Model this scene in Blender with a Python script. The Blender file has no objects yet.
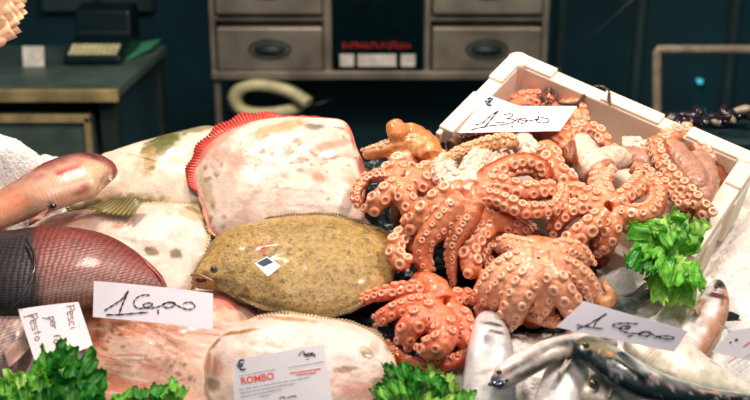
import bpy, math, random
import numpy as np
from mathutils import Vector, Matrix
from mathutils.kdtree import KDTree
from mathutils.bvhtree import BVHTree

SC = bpy.context.scene
COL = SC.collection
PI = math.pi

# ------------------------------------------------------------------ camera
PIT = math.radians(18)
FPX = 750 * 50 / 36
CAM = np.array([0, -1.78, 1.478])
FW = np.array([0, math.cos(PIT), -math.sin(PIT)])
UP = np.array([0, math.sin(PIT), math.cos(PIT)])
RT = np.array([1.0, 0, 0])
cd = bpy.data.cameras.new('camera'); cam = bpy.data.objects.new('camera', cd); COL.objects.link(cam)
cam.location = CAM; cam.rotation_euler = (math.radians(90) - PIT, 0, 0)
cd.lens = 50; cd.sensor_width = 36; cd.clip_end = 50
cd.dof.use_dof = True; cd.dof.focus_distance = 1.68; cd.dof.aperture_fstop = 3.2
SC.camera = cam

# ------------------------------------------------------------------ world, light, exposure
SC.view_settings.view_transform = 'Standard'; SC.view_settings.look = 'None'
SC.view_settings.gamma = 1; SC.view_settings.exposure = 0.0
w = bpy.data.worlds.new('world'); SC.world = w; w.use_nodes = True
w.node_tree.nodes['Background'].inputs[0].default_value = (0.05, 0.42, 0.54, 1)
w.node_tree.nodes['Background'].inputs[1].default_value = 0.28

def area(name, loc, target, size, power, color, sy=None):
    l = bpy.data.lights.new(name, 'AREA'); l.energy = power; l.color = color
    l.shape = 'RECTANGLE'; l.size = size; l.size_y = sy or size
    o = bpy.data.objects.new(name, l); COL.objects.link(o); o.location = loc
    o.rotation_euler = (Vector(target) - Vector(loc)).to_track_quat('-Z', 'Y').to_euler()
    return o
area('stall_lamp', (-0.45, 0.05, 2.35), (0, 0, .95), .26, 23, (1, .85, .74))
area('stall_lamp', (0.8, -0.55, 2.3), (.15, 0, .95), .26, 22, (1, .85, .76))
area('front_fill_light', (0, -1.5, 2.7), (0, 0, .9), 1.2, 20, (1, .86, .80), .7)  # unseen fill added in front to brighten the cards and fish
area('back_room_lamp', (0.1, .75, 2.6), (0.1, 2.0, .9), .5, 5.6, (1, .82, .6))

# ------------------------------------------------------------------ geometry helpers
BT = math.radians(22)
BN = np.array([0, -math.sin(BT), math.cos(BT)]); BE = np.array([0, math.cos(BT), math.sin(BT)])
B0 = np.array([0, 0, .9])

def ray(x, y):
    return FW + RT * (x - 375) / FPX + UP * (200 - y) / FPX
def at(x, y, h=0.0):                       # point of the sloping display h metres above the bed
    d = ray(x, y); return CAM + d * ((BN @ (B0 + BN * h - CAM)) / (BN @ d))
def atY(x, y, Y):
    d = ray(x, y); return CAM + d * ((Y - CAM[1]) / d[1])
def proj(P):
    Q = np.atleast_2d(P) - CAM; z = Q @ FW
    return 375 + FPX * (Q @ RT) / z, 200 - FPX * (Q @ UP) / z
def mpp(p):                                # metres per pixel at a point
    return float((np.asarray(p) - CAM) @ FW) / FPX
def unit(v):
    v = np.asarray(v, float); return v / (np.linalg.norm(v, axis=-1, keepdims=True) + 1e-12)
def lin(h):
    h = h.lstrip('#'); c = np.array([int(h[i:i + 2], 16) / 255 for i in (0, 2, 4)])
    return np.where(c <= .04045, c / 12.92, ((c + .055) / 1.055) ** 2.4)
def _hash(i, j, k, s):
    n = (i * 374761393 + j * 668265263 + k * 2147483647 + s * 1274126177) & 0xffffffff
    n = ((n ^ (n >> 13)) * 1274126177) & 0xffffffff
    n = ((n ^ (n >> 16)) * 2246822519) & 0xffffffff
    return ((n ^ (n >> 15)) & 0xffff) / 65535.0
def vnoise(P, scale=1.0, seed=0, octv=1):
    P = np.atleast_2d(P) * scale; out = np.zeros(len(P)); amp = 1; tot = 0
    for o in range(octv):
        Q = P * (2 ** o) + o * 17.3; I = np.floor(Q).astype(np.int64); F = Q - I; F = F * F * (3 - 2 * F)
        v = 0
        for a in (0, 1):
            for b in (0, 1):
                for c in (0, 1):
                    wt = (F[:, 0] if a else 1 - F[:, 0]) * (F[:, 1] if b else 1 - F[:, 1]) * (F[:, 2] if c else 1 - F[:, 2])
                    v = v + wt * _hash(I[:, 0] + a, I[:, 1] + b, I[:, 2] + c, seed)
        out += amp * v; tot += amp; amp *= .5
    return out / tot
def sstep(a, b, x):
    t = np.clip((x - a) / (b - a + 1e-12), 0, 1); return t * t * (3 - 2 * t)
def crom(P, n, closed=False):              # Catmull-Rom resampled evenly to n points
    P = np.asarray(P, float)
    if closed: Q = np.vstack([P[-1], P, P[0], P[1]])
    else: Q = np.vstack([2 * P[0] - P[1], P, 2 * P[-1] - P[-2]])
    out = []
    for i in range(1, len(Q) - 2):
        t = np.linspace(0, 1, 16, endpoint=False)[:, None]
        a, b, c, d = Q[i - 1], Q[i], Q[i + 1], Q[i + 2]
        out.append(.5 * (2 * b + (c - a) * t + (2 * a - 5 * b + 4 * c - d) * t ** 2 + (3 * b - a - 3 * c + d) * t ** 3))
    out = np.vstack(out + [Q[-2][None]])
    k = min(3, out.shape[1])
    L = np.r_[0, np.cumsum(np.linalg.norm(np.diff(out[:, :k], axis=0), axis=1))]
    s = np.linspace(0, L[-1], n + 1 if closed else n)
    R = np.stack([np.interp(s, L, out[:, j]) for j in range(out.shape[1])], 1)
    return R[:-1] if closed else R

def link(name, me, parent=None, mats=()):
    o = bpy.data.objects.new(name, me); COL.objects.link(o)
    for m in (mats if isinstance(mats, (list, tuple)) else [mats]): me.materials.append(m)
    if parent is not None: o.parent = parent
    return o
def mk(name, V, F, mat, parent=None, smooth=True, col=None, uv=None):
    me = bpy.data.meshes.new(name)
    me.from_pydata([tuple(map(float, v)) for v in V], [], [tuple(int(i) for i in f) for f in F]); me.update()
    if smooth: me.polygons.foreach_set('use_smooth', [True] * len(me.polygons))
    if col is not None: setcol(me, col)
    if uv is not None:
        l = me.uv_layers.new(name='UVMap'); idx = np.zeros(len(me.loops), int); me.loops.foreach_get('vertex_index', idx)
        l.data.foreach_set('uv', np.asarray(uv)[idx].astype(np.float32).ravel())
    return link(name, me, parent, mat)
def setcol(me, col):
    a = me.color_attributes.new('col', 'FLOAT_COLOR', 'POINT')
    c = np.ones((len(me.vertices), 4), np.float32); c[:, :3] = np.clip(col, 0, 1); a.data.foreach_set('color', c.ravel())
def tag(o, label=None, cat=None, group=None, kind=None):
    if label: o['label'] = label
    if cat: o['category'] = cat
    if group: o['group'] = group
    if kind: o['kind'] = kind
    return o
def empty(name, loc, label, cat, group=None):
    o = bpy.data.objects.new(name, None); COL.objects.link(o); o.location = tuple(loc); o.empty_display_size = .02
    bpy.context.view_layer.update()
    return tag(o, label, cat, group)
def child(o, root):                        # parent keeping the world position
    o.parent = root; o.matrix_parent_inverse = Matrix.Translation(root.location).inverted(); return o
def grid_faces(nu, nv, wrap_v=False):
    F = []
    for i in range(nu - 1):
        for j in range(nv if wrap_v else nv - 1):
            j2 = (j + 1) % nv; F.append((i * nv + j, i * nv + j2, (i + 1) * nv + j2, (i + 1) * nv + j))
    return F
class MB:
    def __init__(s): s.V = []; s.F = []
    def add(s, V, F):
        b = len(s.V); s.V += [tuple(v) for v in V]; s.F += [tuple(i + b for i in f) for f in F]
    def box(s, lo, hi, bev=0.0):
        x0, y0, z0 = lo; x1, y1, z1 = hi
        V = [(x, y, z) for z in (z0, z1) for y in (y0, y1) for x in (x0, x1)]
        s.add(V, [(0, 2, 3, 1), (4, 5, 7, 6), (0, 1, 5, 4), (2, 6, 7, 3), (0, 4, 6, 2), (1, 3, 7, 5)])
    def tube(s, P, r, n=10):
        P = np.asarray(P, float); r = np.broadcast_to(r, len(P)); T = unit(np.gradient(P, axis=0))
        a = np.array([0, 0, 1.0]) if abs(T[0][2]) < .9 else np.array([1.0, 0, 0]); V = []
        for i in range(len(P)):
            u = unit(a - T[i] * (a @ T[i])); v = np.cross(T[i], u); a = u
            for k in range(n):
                t = 2 * PI * k / n; V.append(P[i] + r[i] * (u * math.cos(t) + v * math.sin(t)))
        F = grid_faces(len(P), n, True) + [tuple(range(n))[::-1], tuple((len(P) - 1) * n + k for k in range(n))]
        s.add(V, F)
    def ball(s, c, r, nu=10, nv=14, M=None):
        V = []; M = np.eye(3) if M is None else M; r = np.broadcast_to(r, 3)
        for i in range(nu + 1):
            t = PI * i / nu
            for j in range(nv):
                p = 2 * PI * j / nv
                V.append(np.asarray(c) + M @ (np.array([math.sin(t) * math.cos(p), math.sin(t) * math.sin(p), math.cos(t)]) * r))
        s.add(V, grid_faces(nu + 1, nv, True))
    def build(s, name, mat, parent=None, smooth=False, bevel=0):
        o = mk(name, s.V, s.F, mat, parent, smooth)
        if bevel:
            m = o.modifiers.new('bevel', 'BEVEL'); m.width = bevel; m.segments = 2; m.limit_method = 'ANGLE'
        return o

# ------------------------------------------------------------------ materials
def mat(name, color=(.5, .5, .5), rough=.5, metal=0, attr=False, noise=None, bump=None, coat=0, sss=0, scales=None,
        trans=0, emit=None, var=.25, spec=.5, speck=None, blotch=None):
    m = bpy.data.materials.new(name); m.use_nodes = True; nt = m.node_tree; N = nt.nodes; Lk = nt.links
    b = N['Principled BSDF']; b.inputs['Roughness'].default_value = rough; b.inputs['Metallic'].default_value = metal
    b.inputs['Coat Weight'].default_value = coat; b.inputs['Coat Roughness'].default_value = .12
    b.inputs['Specular IOR Level'].default_value = spec
    if sss:
        b.inputs['Subsurface Weight'].default_value = sss; b.inputs['Subsurface Radius'].default_value = (.012, .005, .003)
        b.inputs['Subsurface Scale'].default_value = .6
    tc = N.new('ShaderNodeTexCoord')
    if attr:
        a = N.new('ShaderNodeAttribute'); a.attribute_name = 'col'; src = a.outputs['Color']
    else:
        r = N.new('ShaderNodeRGB'); r.outputs[0].default_value = (*color, 1); src = r.outputs[0]
    def mul(src, fac_out, lo, hi):
        mr = N.new('ShaderNodeMapRange'); mr.inputs['To Min'].default_value = lo; mr.inputs['To Max'].default_value = hi
        Lk.new(fac_out, mr.inputs['Value'])
        mx = N.new('ShaderNodeVectorMath'); mx.operation = 'SCALE'; Lk.new(src, mx.inputs[0]); Lk.new(mr.outputs[0], mx.inputs['Scale'])
        return mx.outputs[0], mr
    def noisetex(sc, det=4):
        n = N.new('ShaderNodeTexNoise'); n.inputs['Scale'].default_value = sc; n.inputs['Detail'].default_value = det
        Lk.new(tc.outputs['Object'], n.inputs['Vector']); return n
    n1 = noisetex(noise or 30)
    src, mr = mul(src, n1.outputs[0], 1 - var, 1 + var)
    mr.inputs['From Min'].default_value = .3; mr.inputs['From Max'].default_value = .7
    if speck:                               # pigment specks (scale, size, strength)
        v = N.new('ShaderNodeTexVoronoi'); v.inputs['Scale'].default_value = speck[0]; Lk.new(tc.outputs['Object'], v.inputs['Vector'])
        src, mr = mul(src, v.outputs['Distance'], speck[2], 1)
        mr.inputs['From Min'].default_value = speck[1] * .6; mr.inputs['From Max'].default_value = speck[1]
    hs = []
    if scales:                              # rows of overlapping scales in uv metres
        mp = N.new('ShaderNodeMapping'); mp.inputs['Scale'].default_value = (1 / scales[0], 1 / scales[0] * 1.3, 1)
        Lk.new(tc.outputs['UV'], mp.inputs['Vector'])
        v = N.new('ShaderNodeTexVoronoi'); v.inputs['Scale'].default_value = 1; v.inputs['Randomness'].default_value = .25
        v.voronoi_dimensions = '2D'; Lk.new(mp.outputs[0], v.inputs['Vector'])
        src, mr = mul(src, v.outputs['Distance'], 1 + scales[1] * .7, 1 - scales[1]); mr.inputs['From Max'].default_value = .7
        hs.append((v.outputs['Distance'], -.0006 * scales[2] if len(scales) > 2 else -.0005))
    Lk.new(src, b.inputs['Base Color'])
    if bump: hs.append((noisetex(bump[0], 5).outputs[0], bump[1]))
    prev = None
    for hgt, dist in hs:
        bp = N.new('ShaderNodeBump'); bp.inputs['Strength'].default_value = 1; bp.inputs['Distance'].default_value = abs(dist)
        bp.invert = dist < 0; Lk.new(hgt, bp.inputs['Height'])
        if prev: Lk.new(prev, bp.inputs['Normal'])
        prev = bp.outputs[0]
    if prev: Lk.new(prev, b.inputs['Normal'])
    if emit: b.inputs['Emission Color'].default_value = (*emit[0], 1); b.inputs['Emission Strength'].default_value = emit[1]
    if trans:
        t = N.new('ShaderNodeBsdfTranslucent'); Lk.new(src, t.inputs[0]); ms = N.new('ShaderNodeMixShader'); ms.inputs[0].default_value = trans
        Lk.new(b.outputs[0], ms.inputs[1]); Lk.new(t.outputs[0], ms.inputs[2]); Lk.new(ms.outputs[0], N['Material Output'].inputs[0])
    return m

M = dict(
    wall=mat('dark teal painted wall', lin('#083a44'), .8, noise=3, var=.3),
    wall2=mat('dull grey green panel', lin('#2b4442'), .7, noise=4, var=.3),
    floor=mat('dark wet floor', lin('#15282b'), .5, noise=6),
    counter=mat('dark counter', lin('#10282c'), .5),
    steel=mat('old drawer steel', lin('#94897a'), .42, .5, noise=9, var=.35, bump=(60, .0006)),
    steel_dark=mat('dark steel', lin('#38443f'), .45, .5, noise=9),
    rail=mat('worn rail', lin('#a08c78'), .5, .2, noise=30, var=.3),
    black=mat('black plastic', lin('#0a1a1e'), .35),
    glass=mat('dark display pane', lin('#06181c'), .15),
    white_print=mat('white printed strip', lin('#e8dcd0'), .6),
    red_print=mat('red print', lin('#c8281c'), .6),
    wood=mat('worn counter edge', lin('#a08a5c'), .6, noise=14, var=.45),
    tabletop=mat('worn table top', lin('#506058'), .45, noise=12, var=.3),
    cream=mat('cream plastic', lin('#e8dca8'), .5, noise=18),
    green=mat('green sheet', lin('#4fae7c'), .6),
    paper=mat('white card', lin('#fdeef3'), .6, noise=40, var=.02),
    beige=mat('beige paper', lin('#e8b890'), .7, noise=60, var=.2),
    skinp=mat('finger skin', lin('#d89880'), .5, sss=.2),
    ink=mat('black ink', lin('#1a1420'), .5, var=.05),
    ink_brown=mat('brown ink', lin('#8a6850'), .6, var=.1),
    ink_grey=mat('grey print', lin('#a0a0b0'), .6, var=.05),
    ink_teal=mat('dark teal print', lin('#123c50'), .6, var=.05),
    ink_red=mat('red label print', lin('#e8401c'), .6, var=.05),
    ink_pink=mat('pink label print', lin('#e09088'), .6, var=.05),
    plastic=mat('label plastic sleeve', lin('#e6dcdc'), .25, coat=.4, var=.03),
    foam=mat('expanded polystyrene', lin('#f2dec8'), .65, noise=25, var=.03, bump=(450, .0006), sss=.08),
    foam_stain=mat('stain', lin('#7a3a48'), .6),
    ice=mat('crushed ice', lin('#fcf4ec'), .28, noise=60, var=.06, bump=(170, .0035), sss=.3, coat=.2),
    gap_shade=mat('painted gap shade', lin('#0c1c22'), .35),  # near-black colour standing in for shade between the octopuses
    octo=mat('octopus skin', attr=True, rough=.36, noise=110, var=.16, bump=(260, .0009), coat=.35, sss=.22),
    sucker=mat('octopus suckers', attr=True, rough=.25, noise=200, var=.08, coat=.5, sss=.22),
    flesh=mat('wet pale flatfish skin', attr=True, rough=.42, noise=45, var=.10, bump=(110, .0016), coat=.22, sss=.15),
    turbot=mat('speckled turbot skin', attr=True, rough=.5, noise=130, var=.3, bump=(240, .0016), coat=.2, speck=(150, .30, .5)),
    fin=mat('fin membrane', attr=True, rough=.35, noise=60, var=.2, coat=.4, trans=.15),
    bream=mat('scaly bream skin', attr=True, rough=.42, noise=60, var=.2, coat=.15, scales=(.0085, .6, 1.2)),
    smooth_fish=mat('fine scaled skin', attr=True, rough=.25, noise=80, var=.12, coat=.5, scales=(.004, .16, .6)),
    bass=mat('silver fish skin', attr=True, rough=.34, metal=.1, noise=50, var=.2, coat=.35, scales=(.0035, .15, .4), bump=(60, .001)),
    eye=mat('fish eye', lin('#0a0c10'), .05, coat=1), eyering=mat('fish iris', lin('#705c40'), .2, .4),
    leaf=mat('lettuce leaf', attr=True, rough=.35, noise=60, var=.25, bump=(120, .0016), coat=.2, trans=.4),
    mussel=mat('dark shell', lin('#2a1e24'), .2, noise=60, var=.5, coat=.4),
    lamp_blue=mat('blue pilot light', lin('#3aa0b0'), .5, emit=(lin('#4ac0d0'), 1.2)),
)
SHOW = []                                   # everything that lies on the ice

# ------------------------------------------------------------------ background room (dark back of the shop)
b = MB(); b.box((-3.2, -3, -.1), (3.2, 2.6, 0)); tag(b.build('floor', M['floor']), 'dark floor of the shop', None, None, 'structure')
b = MB(); b.box((-3.2, 2.5, 0), (3.2, 2.6, 3.2)); tag(b.build('wall_back', M['wall']), 'dark teal wall at the back', None, None, 'structure')
b = MB()
x0 = atY(40, 0, 2.44)[0]; x1 = atY(152, 0, 2.44)[0]
for a_, c_ in ((x0, x0 + (x1 - x0) * .47), (x0 + (x1 - x0) * .53, x1)): b.box((a_, 2.44, .9), (c_, 2.5, 2.4))
tag(b.build('wall_panel_left', M['wall2'], bevel=.01), 'pair of dull grey green wall panels behind the till', 'wall panel', None, 'structure')
for k, px in enumerate((560, 640, 735)):
    b = MB(); x = atY(px, 0, 2.44)[0]; b.box((x, 2.46, 0), (x + .03, 2.5, 2.6)); tag(b.build('trim_%d' % (k + 1), M['wall2']), None, None, None, 'structure')

for nm, sx in (('left', -1), ('right', 1)):
    b = MB(); b.box((min(sx * 3.2, sx * 3.3), .6, 0), (max(sx * 3.2, sx * 3.3), 2.6, 3.2)); tag(b.build('wall_' + nm, M['wall']), None, None, None, 'structure')
# counter under the display
b = MB()
fr = B0 + BE * -.62 - BN * .036; bk = B0 + BE * .11 - BN * .036
xs = 1.05
V = [(-xs, fr[1], 0), (xs, fr[1], 0), (xs, bk[1], 0), (-xs, bk[1], 0), (-xs, fr[1], fr[2]), (xs, fr[1], fr[2]), (xs, bk[1], bk[2]), (-xs, bk[1], bk[2])]
b.add(V, [(0, 3, 2, 1), (4, 5, 6, 7), (0, 1, 5, 4), (1, 2, 6, 5), (2, 3, 7, 6), (3, 0, 4, 7)])
tag(b.build('display_counter', M['counter']), 'dark sloping fish counter that carries the crushed ice', 'counter')

# steel drawer cabinet
Yc = 1.75
def cx(px, Y=Yc): return float(atY(px, 60, Y)[0])
def cz(py, Y=Yc): return float(atY(375, py, Y)[2])
root = empty('drawer_cabinet', (cx(378), Yc + .2, 0), 'old grey steel cabinet of drawers across the dark back wall', 'cabinet')
b = MB()
b.box((cx(211), Yc, cz(-160)), (cx(216), Yc + .4, cz(79))); b.box((cx(541), Yc, cz(-160)), (cx(547), Yc + .4, cz(79)))
b.box((cx(324), Yc, cz(-160)), (cx(332), Yc + .4, cz(72))); b.box((cx(424), Yc, cz(-160)), (cx(430), Yc + .4, cz(72)))
b.box((cx(211), Yc - .01, cz(71)), (cx(547), Yc + .4, cz(79)))
b.box((cx(211), Yc + .02, cz(17)), (cx(332), Yc + .4, cz(22))); b.box((cx(424), Yc + .02, cz(17)), (cx(547), Yc + .4, cz(22)))
b.box((cx(211), Yc, cz(-165)), (cx(547), Yc + .4, cz(-158)))
for px in (212, 541): b.box((cx(px), Yc + .02, 0), (cx(px + 6), Yc + .06, cz(79)))
b.box((cx(212), Yc, .28), (cx(547), Yc + .4, .31))
o = b.build('frame', M['steel'], None, bevel=.003); child(o, root)
b = MB(); b.box((cx(214), Yc + .38, .3), (cx(543), Yc + .4, cz(-160))); child(b.build('back_panel', M['wall'], None), root)
def drawer(xa, xb, ya, yb):
    b = MB(); b.box((cx(xa), Yc - .012, cz(yb)), (cx(xb), Yc + .35, cz(ya)))
    d = b.build('drawer', M['steel'], None, bevel=.006); child(d, root)
    mx, mz = (cx(xa) + cx(xb)) / 2, (cz(ya) + cz(yb)) / 2
    h = MB(); W_, H_ = .068, .032
    for s_, q, dy in ((1.0, 1.0, .014), (.78, .6, .016)):
        P = [(mx + W_ * s_ * math.cos(t), Yc - dy, mz + H_ * q * math.sin(t)) for t in np.linspace(0, 2 * PI, 30)]
        h.tube(P, .005 if s_ == 1 else .003, 6)
    V = []; nu, nv = 7, 16                   # cup pull
    for i in range(nu):
        e = i / (nu - 1) * PI / 2
        for j in range(nv):
            t = PI * j / (nv - 1); V.append((mx + W_ * .78 * math.cos(t) * math.cos(e), Yc - .013 - .028 * math.sin(e), mz - .006 + H_ * .8 * math.sin(t) * math.cos(e) ** .5))
    h.add(V, grid_faces(nu, nv))
    hh = h.build('handle', M['steel_dark'], d, smooth=True); hh['label'] = 'oval cup handle'
    return d
for ya, yb in ((-85, -42), (-38, 14), (27, 70)):
    drawer(218, 323, ya, yb); drawer(432, 540, ya, yb)
b = MB(); b.box((cx(334), Yc - .004, cz(70)), (cx(423), Yc + .3, cz(-70))); dp = b.build('display_panel', M['glass'], None, bevel=.004); child(dp, root); dp['label'] = 'dark glass panel with labels and red lettering'
for xa, xb in ((340, 354), (358, 396), (401, 415)):
    b = MB(); b.box((cx(xa), Yc - .008, cz(66)), (cx(xb), Yc - .004, cz(54))); b.build('paper_label', M['white_print'], dp)
def text_mesh(body, size, bold=0.0, extr=0.0):
    c = bpy.data.curves.new('t', 'FONT'); c.body = body; c.size = size; c.extrude = extr; c.offset = bold; c.resolution_u = 3
    c.align_x = 'CENTER'; c.align_y = 'CENTER'
    o = bpy.data.objects.new('t', c); COL.objects.link(o); bpy.context.view_layer.update()
    me = bpy.data.meshes.new_from_object(o.evaluated_get(bpy.context.evaluated_depsgraph_get())); bpy.data.objects.remove(o)
    V = np.array([v.co[:] for v in me.vertices]) if len(me.vertices) else np.zeros((0, 3)); F = [tuple(p.vertices) for p in me.polygons]
    bpy.data.meshes.remove(me); return V, F
b = MB(); rq = random.Random(6); px = 343.0                  # unreadable line of red lettering
while px < 411:
    w_ = rq.uniform(2.2, 4.2); hh = rq.uniform(2.0, 3.4)
    b.box((cx(px), Yc - .0065, cz(45 + hh)), (cx(px + w_ * .35), Yc - .004, cz(45 - hh))); yy = 45 + hh * rq.choice((-.8, 0, .8)); b.box((cx(px), Yc - .0065, cz(yy + .7)), (cx(px + w_), Yc - .004, cz(yy - .7)))
    px += w_ + (3 if rq.random() < .15 else 1.2)
b.build('red_lettering', M['red_print'], dp)
# pale looped strap in the open bay
rs = empty('looped_strap', atY(270, 118, 1.7), 'pale cream loop of broad strap standing in the dark bay under the drawers', 'strap')
def ribbon3(P, wvec, th, name, m, parent=None):
    P = np.asarray(P, float); n = len(P); T = unit(np.gradient(P, axis=0)); V = []
    for i in range(n):
        wv = unit(wvec) ; nn = unit(np.cross(T[i], wv)); a = np.linalg.norm(wvec)
        for s_, q in ((-1, -1), (1, -1), (1, 1), (-1, 1)): V.append(P[i] + wv * a * s_ * .5 + nn * th * q * .5)
    F = grid_faces(n, 4, True) + [(0, 1, 2, 3), tuple((n - 1) * 4 + k for k in (3, 2, 1, 0))]
    return mk(name, V, F, m, parent)
loop = [(308, 103), (288, 91), (262, 85), (242, 88), (235, 99), (242, 110), (262, 113), (288, 110), (306, 104)]
P = crom([atY(a_, b_, 1.72 + .005 * i) for i, (a_, b_) in enumerate(loop)], 60)
child(ribbon3(P, np.array([.02, .035, 0]), .034, 'strap', M['cream']), rs)
b = MB(); b.tube([atY(304, 107, 1.74), atY(318, 104, 1.74), atY(334, 99, 1.74)], [.009, .006, .003]); o = b.build('buckle_end', M['black'], None, True); child(o, rs)

# worn work table on the left
Yt = 1.1
tz = float(atY(60, 90, Yt)[2]); xe = float(atY(116, 92, Yt)[0])
xe2 = xe + .02; Ybk = 1.85
root = empty('work_table', ((-2 + xe) / 2, 1.5, 0), 'worn grey green work table with a drawer on the left behind the fish', 'table')
b = MB(); b.box((-1.7, Yt + .01, tz - .03), (xe, Ybk, tz)); child(b.build('tabletop', M['tabletop'], None, bevel=.004), root)
b = MB(); b.box((-1.7, Yt - .012, tz - .034), (xe + .006, Yt + .01, tz + .002)); o = b.build('edge_strip', M['wood'], None, bevel=.004); o['label'] = 'chipped yellowish edge strip'; child(o, root)
b = MB(); xd = float(atY(88, 112, Yt)[0]); b.box((-1.6, Yt + .01, tz - .30), (xd, Yt + .5, tz - .075)); d = b.build('drawer', M['tabletop'], None, bevel=.004); child(d, root)
b = MB(); b.box((-1.6, Yt - .003, tz - .095), (xd + .004, Yt + .012, tz - .072)); b.box((xd - .014, Yt - .003, tz - .30), (xd + .004, Yt + .012, tz - .08)); b.build('drawer_trim', M['wood'], d, bevel=.002)
for x, y in ((xe - .06, Yt + .03), (xe - .06, Ybk - .08), (-1.65, Yt + .03), (-1.65, Ybk - .08)):
    b = MB(); b.box((x, y, 0), (x + .05, y + .05, tz - .03)); child(b.build('leg', M['steel_dark'], None, bevel=.003), root)
b = MB(); b.box((xe - .045, Yt + .08, tz - .35), (xe - .03, Ybk - .08, tz - .03)); child(b.build('side_panel', M['wall'], None), root)
# adding machine
def onT(px, py):                              # point on the table top seen at px,py
    d = ray(px, py); return CAM + d * ((tz - CAM[2]) / d[2])
q = onT(92, 66); s_ = mpp(q)
root = empty('adding_machine', (q[0], q[1], tz), 'black adding machine with a pale keyboard on the work table', 'adding machine')
wx = s_ * 29
V = []; prof = [(0, .005), (0, .03), (.05, .045), (.16, .075), (.17, .15), (.27, .165), (.30, .15), (.30, .005)]
for sx in (-1, 1): V += [(q[0] + sx * wx, q[1] + y, tz + z) for y, z in prof]
n = len(prof); F = [tuple(range(n)), tuple(range(n, 2 * n))[::-1]] + [(i, i + n, (i + 1) % n + n, (i + 1) % n) for i in range(n)]
o = mk('casing', V, F, M['black'], None, False); m_ = o.modifiers.new('bevel', 'BEVEL'); m_.width = .008; m_.segments = 2; child(o, root)
b = MB()
for r in range(3):
    for c in range(9):
        x = q[0] + (c - 4) * wx * .19; y = q[1] + .012 + r * .024; z = tz + .033 + r * .008
        b.box((x - wx * .08, y, z - .006), (x + wx * .08, y + .019, z + .008))
o = b.build('keyboard', M['cream'], None, bevel=.002); o['label'] = 'pale keys'; child(o, root)
b = MB(); b.box((q[0] - wx * .55, q[1] + .168, tz + .09), (q[0] + wx * .6, q[1] + .175, tz + .14)); o = b.build('display', M['glass'], None); child(o, root)
# paper slip and green sheet
q = onT(33, 67)
b = MB(); b.add([(q[0] - .03, q[1], tz), (q[0] + .032, q[1] + .01, tz), (q[0] + .03, q[1] + .03, tz + .06), (q[0] - .034, q[1] + .02, tz + .062)], [(0, 1, 2, 3)])
o = b.build('paper_note', M['white_print']); m_ = o.modifiers.new('s', 'SOLIDIFY'); m_.thickness = .004
tag(o, 'small white paper note standing at the left of the adding machine', 'note')
q = onT(138, 60); b = MB(); 
c4 = [onT(118, 63), onT(152, 53), onT(160, 46), onT(120, 47)]
b.add([(p[0], min(p[1], 1.84), tz + .003 + (.02 if i in (1, 2) else 0)) for i, p in enumerate(c4)], [(0, 1, 2, 3)])
o = b.build('green_folder', M['green']); m_ = o.modifiers.new('s', 'SOLIDIFY'); m_.thickness = .006; tag(o, 'green folder hanging over the corner of the work table', 'folder')
# tube railing, wire and pilot lights at right
b = MB(); Yr = 1.2
b.tube(crom([atY(657, 240, Yr), atY(657, 120, Yr), atY(657, 58, Yr), atY(657.5, 50, Yr), atY(664, 49.5, Yr), atY(700, 49.5, Yr), atY(790, 49.5, Yr)], 60), .0135, 10)
p = atY(657, 240, Yr); b.tube([(p[0], Yr, 0), p], .0135, 10); p = atY(790, 49.5, Yr); b.tube([(p[0], Yr, 0), p], .0135, 10)
tag(b.build('tube_railing', M['rail'], None, True), 'worn pinkish metal tube railing behind the polystyrene box', 'railing')
b = MB(); b.tube([atY(560, 67, 1.5), atY(632, 0, 1.5), atY(700, -64, 1.5)], .003, 6); p0 = atY(560, 67, 1.5); b.tube([p0, (p0[0] - .02, 1.5, 0)], .003, 6)
tag(b.build('stay_wire', M['steel_dark'], None, True), 'thin grey wire slanting up across the dark background', 'wire')
for px, py, r, l in ((702, 112, .006, 'lower brighter of two small blue lights on the dark wall at right'), (701, 82, .005, 'upper fainter of two small blue lights on the dark wall at right')):
    b = MB(); p = atY(px, py, 2.45); b.ball(p, r); b.box((p[0] - .008, 2.455, p[2] - .008), (p[0] + .008, 2.47, p[2] + .008)); b.box((p[0] - .004, 2.465, p[2] - .004), (p[0] + .004, 2.51, p[2] + .004))
    tag(b.build('pilot_light', M['lamp_blue'], None, True), l, 'light')

# ------------------------------------------------------------------ polystyrene box
XT = math.radians(29); XN = np.array([0, -math.sin(XT), math.cos(XT)])
HR = .122
def atX(x, y, h=HR):
    d = ray(x, y); return CAM + d * ((XN @ (B0 + XN * h - CAM)) / (XN @ d))
A_ = atX(516, 56); B_ = atX(755, 159)
xa = unit(B_ - A_); za = XN; ya = unit(np.cross(xa, za)); ya = -ya if ya[1] > 0 else ya   # towards the viewer
LX = float(np.linalg.norm(B_ - A_)); LYd = .262; DEP = .105; WT = .022
def bp(u, v, z): return A_ + xa * u + ya * v + za * z
def bbox(mb, u0, u1, v0, v1, z0, z1):
    V = [bp(u, v, z) for z in (z0, z1) for v in (v0, v1) for u in (u0, u1)]
    mb.add(V, [(0, 1, 3, 2), (4, 6, 7, 5), (0, 4, 5, 1), (2, 3, 7, 6), (0, 2, 6, 4), (1, 5, 7, 3)])
b = MB()
bbox(b, 0, LX, 0, LYd, -DEP - .015, -DEP)
bbox(b, 0, LX, 0, WT, -DEP, 0); bbox(b, 0, LX, LYd - WT, LYd, -DEP, -.075)
bbox(b, 0, WT, WT, LYd - WT, -DEP, 0); bbox(b, LX - WT, LX, WT, LYd - WT, -DEP, 0)
bbox(b, -.008, LX + .008, -.008, .002, -.028, 0); bbox(b, -.008, .002, -.004, LYd, -.028, 0); bbox(b, LX - .002, LX + .008, -.004, LYd, -.028, 0)
for u0, u1 in ((0, .085), (.185, .30), (.35, LX - .01)): bbox(b, u0, u1, -.009, WT - .002, -.03, .006)   # raised rim blocks
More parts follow.
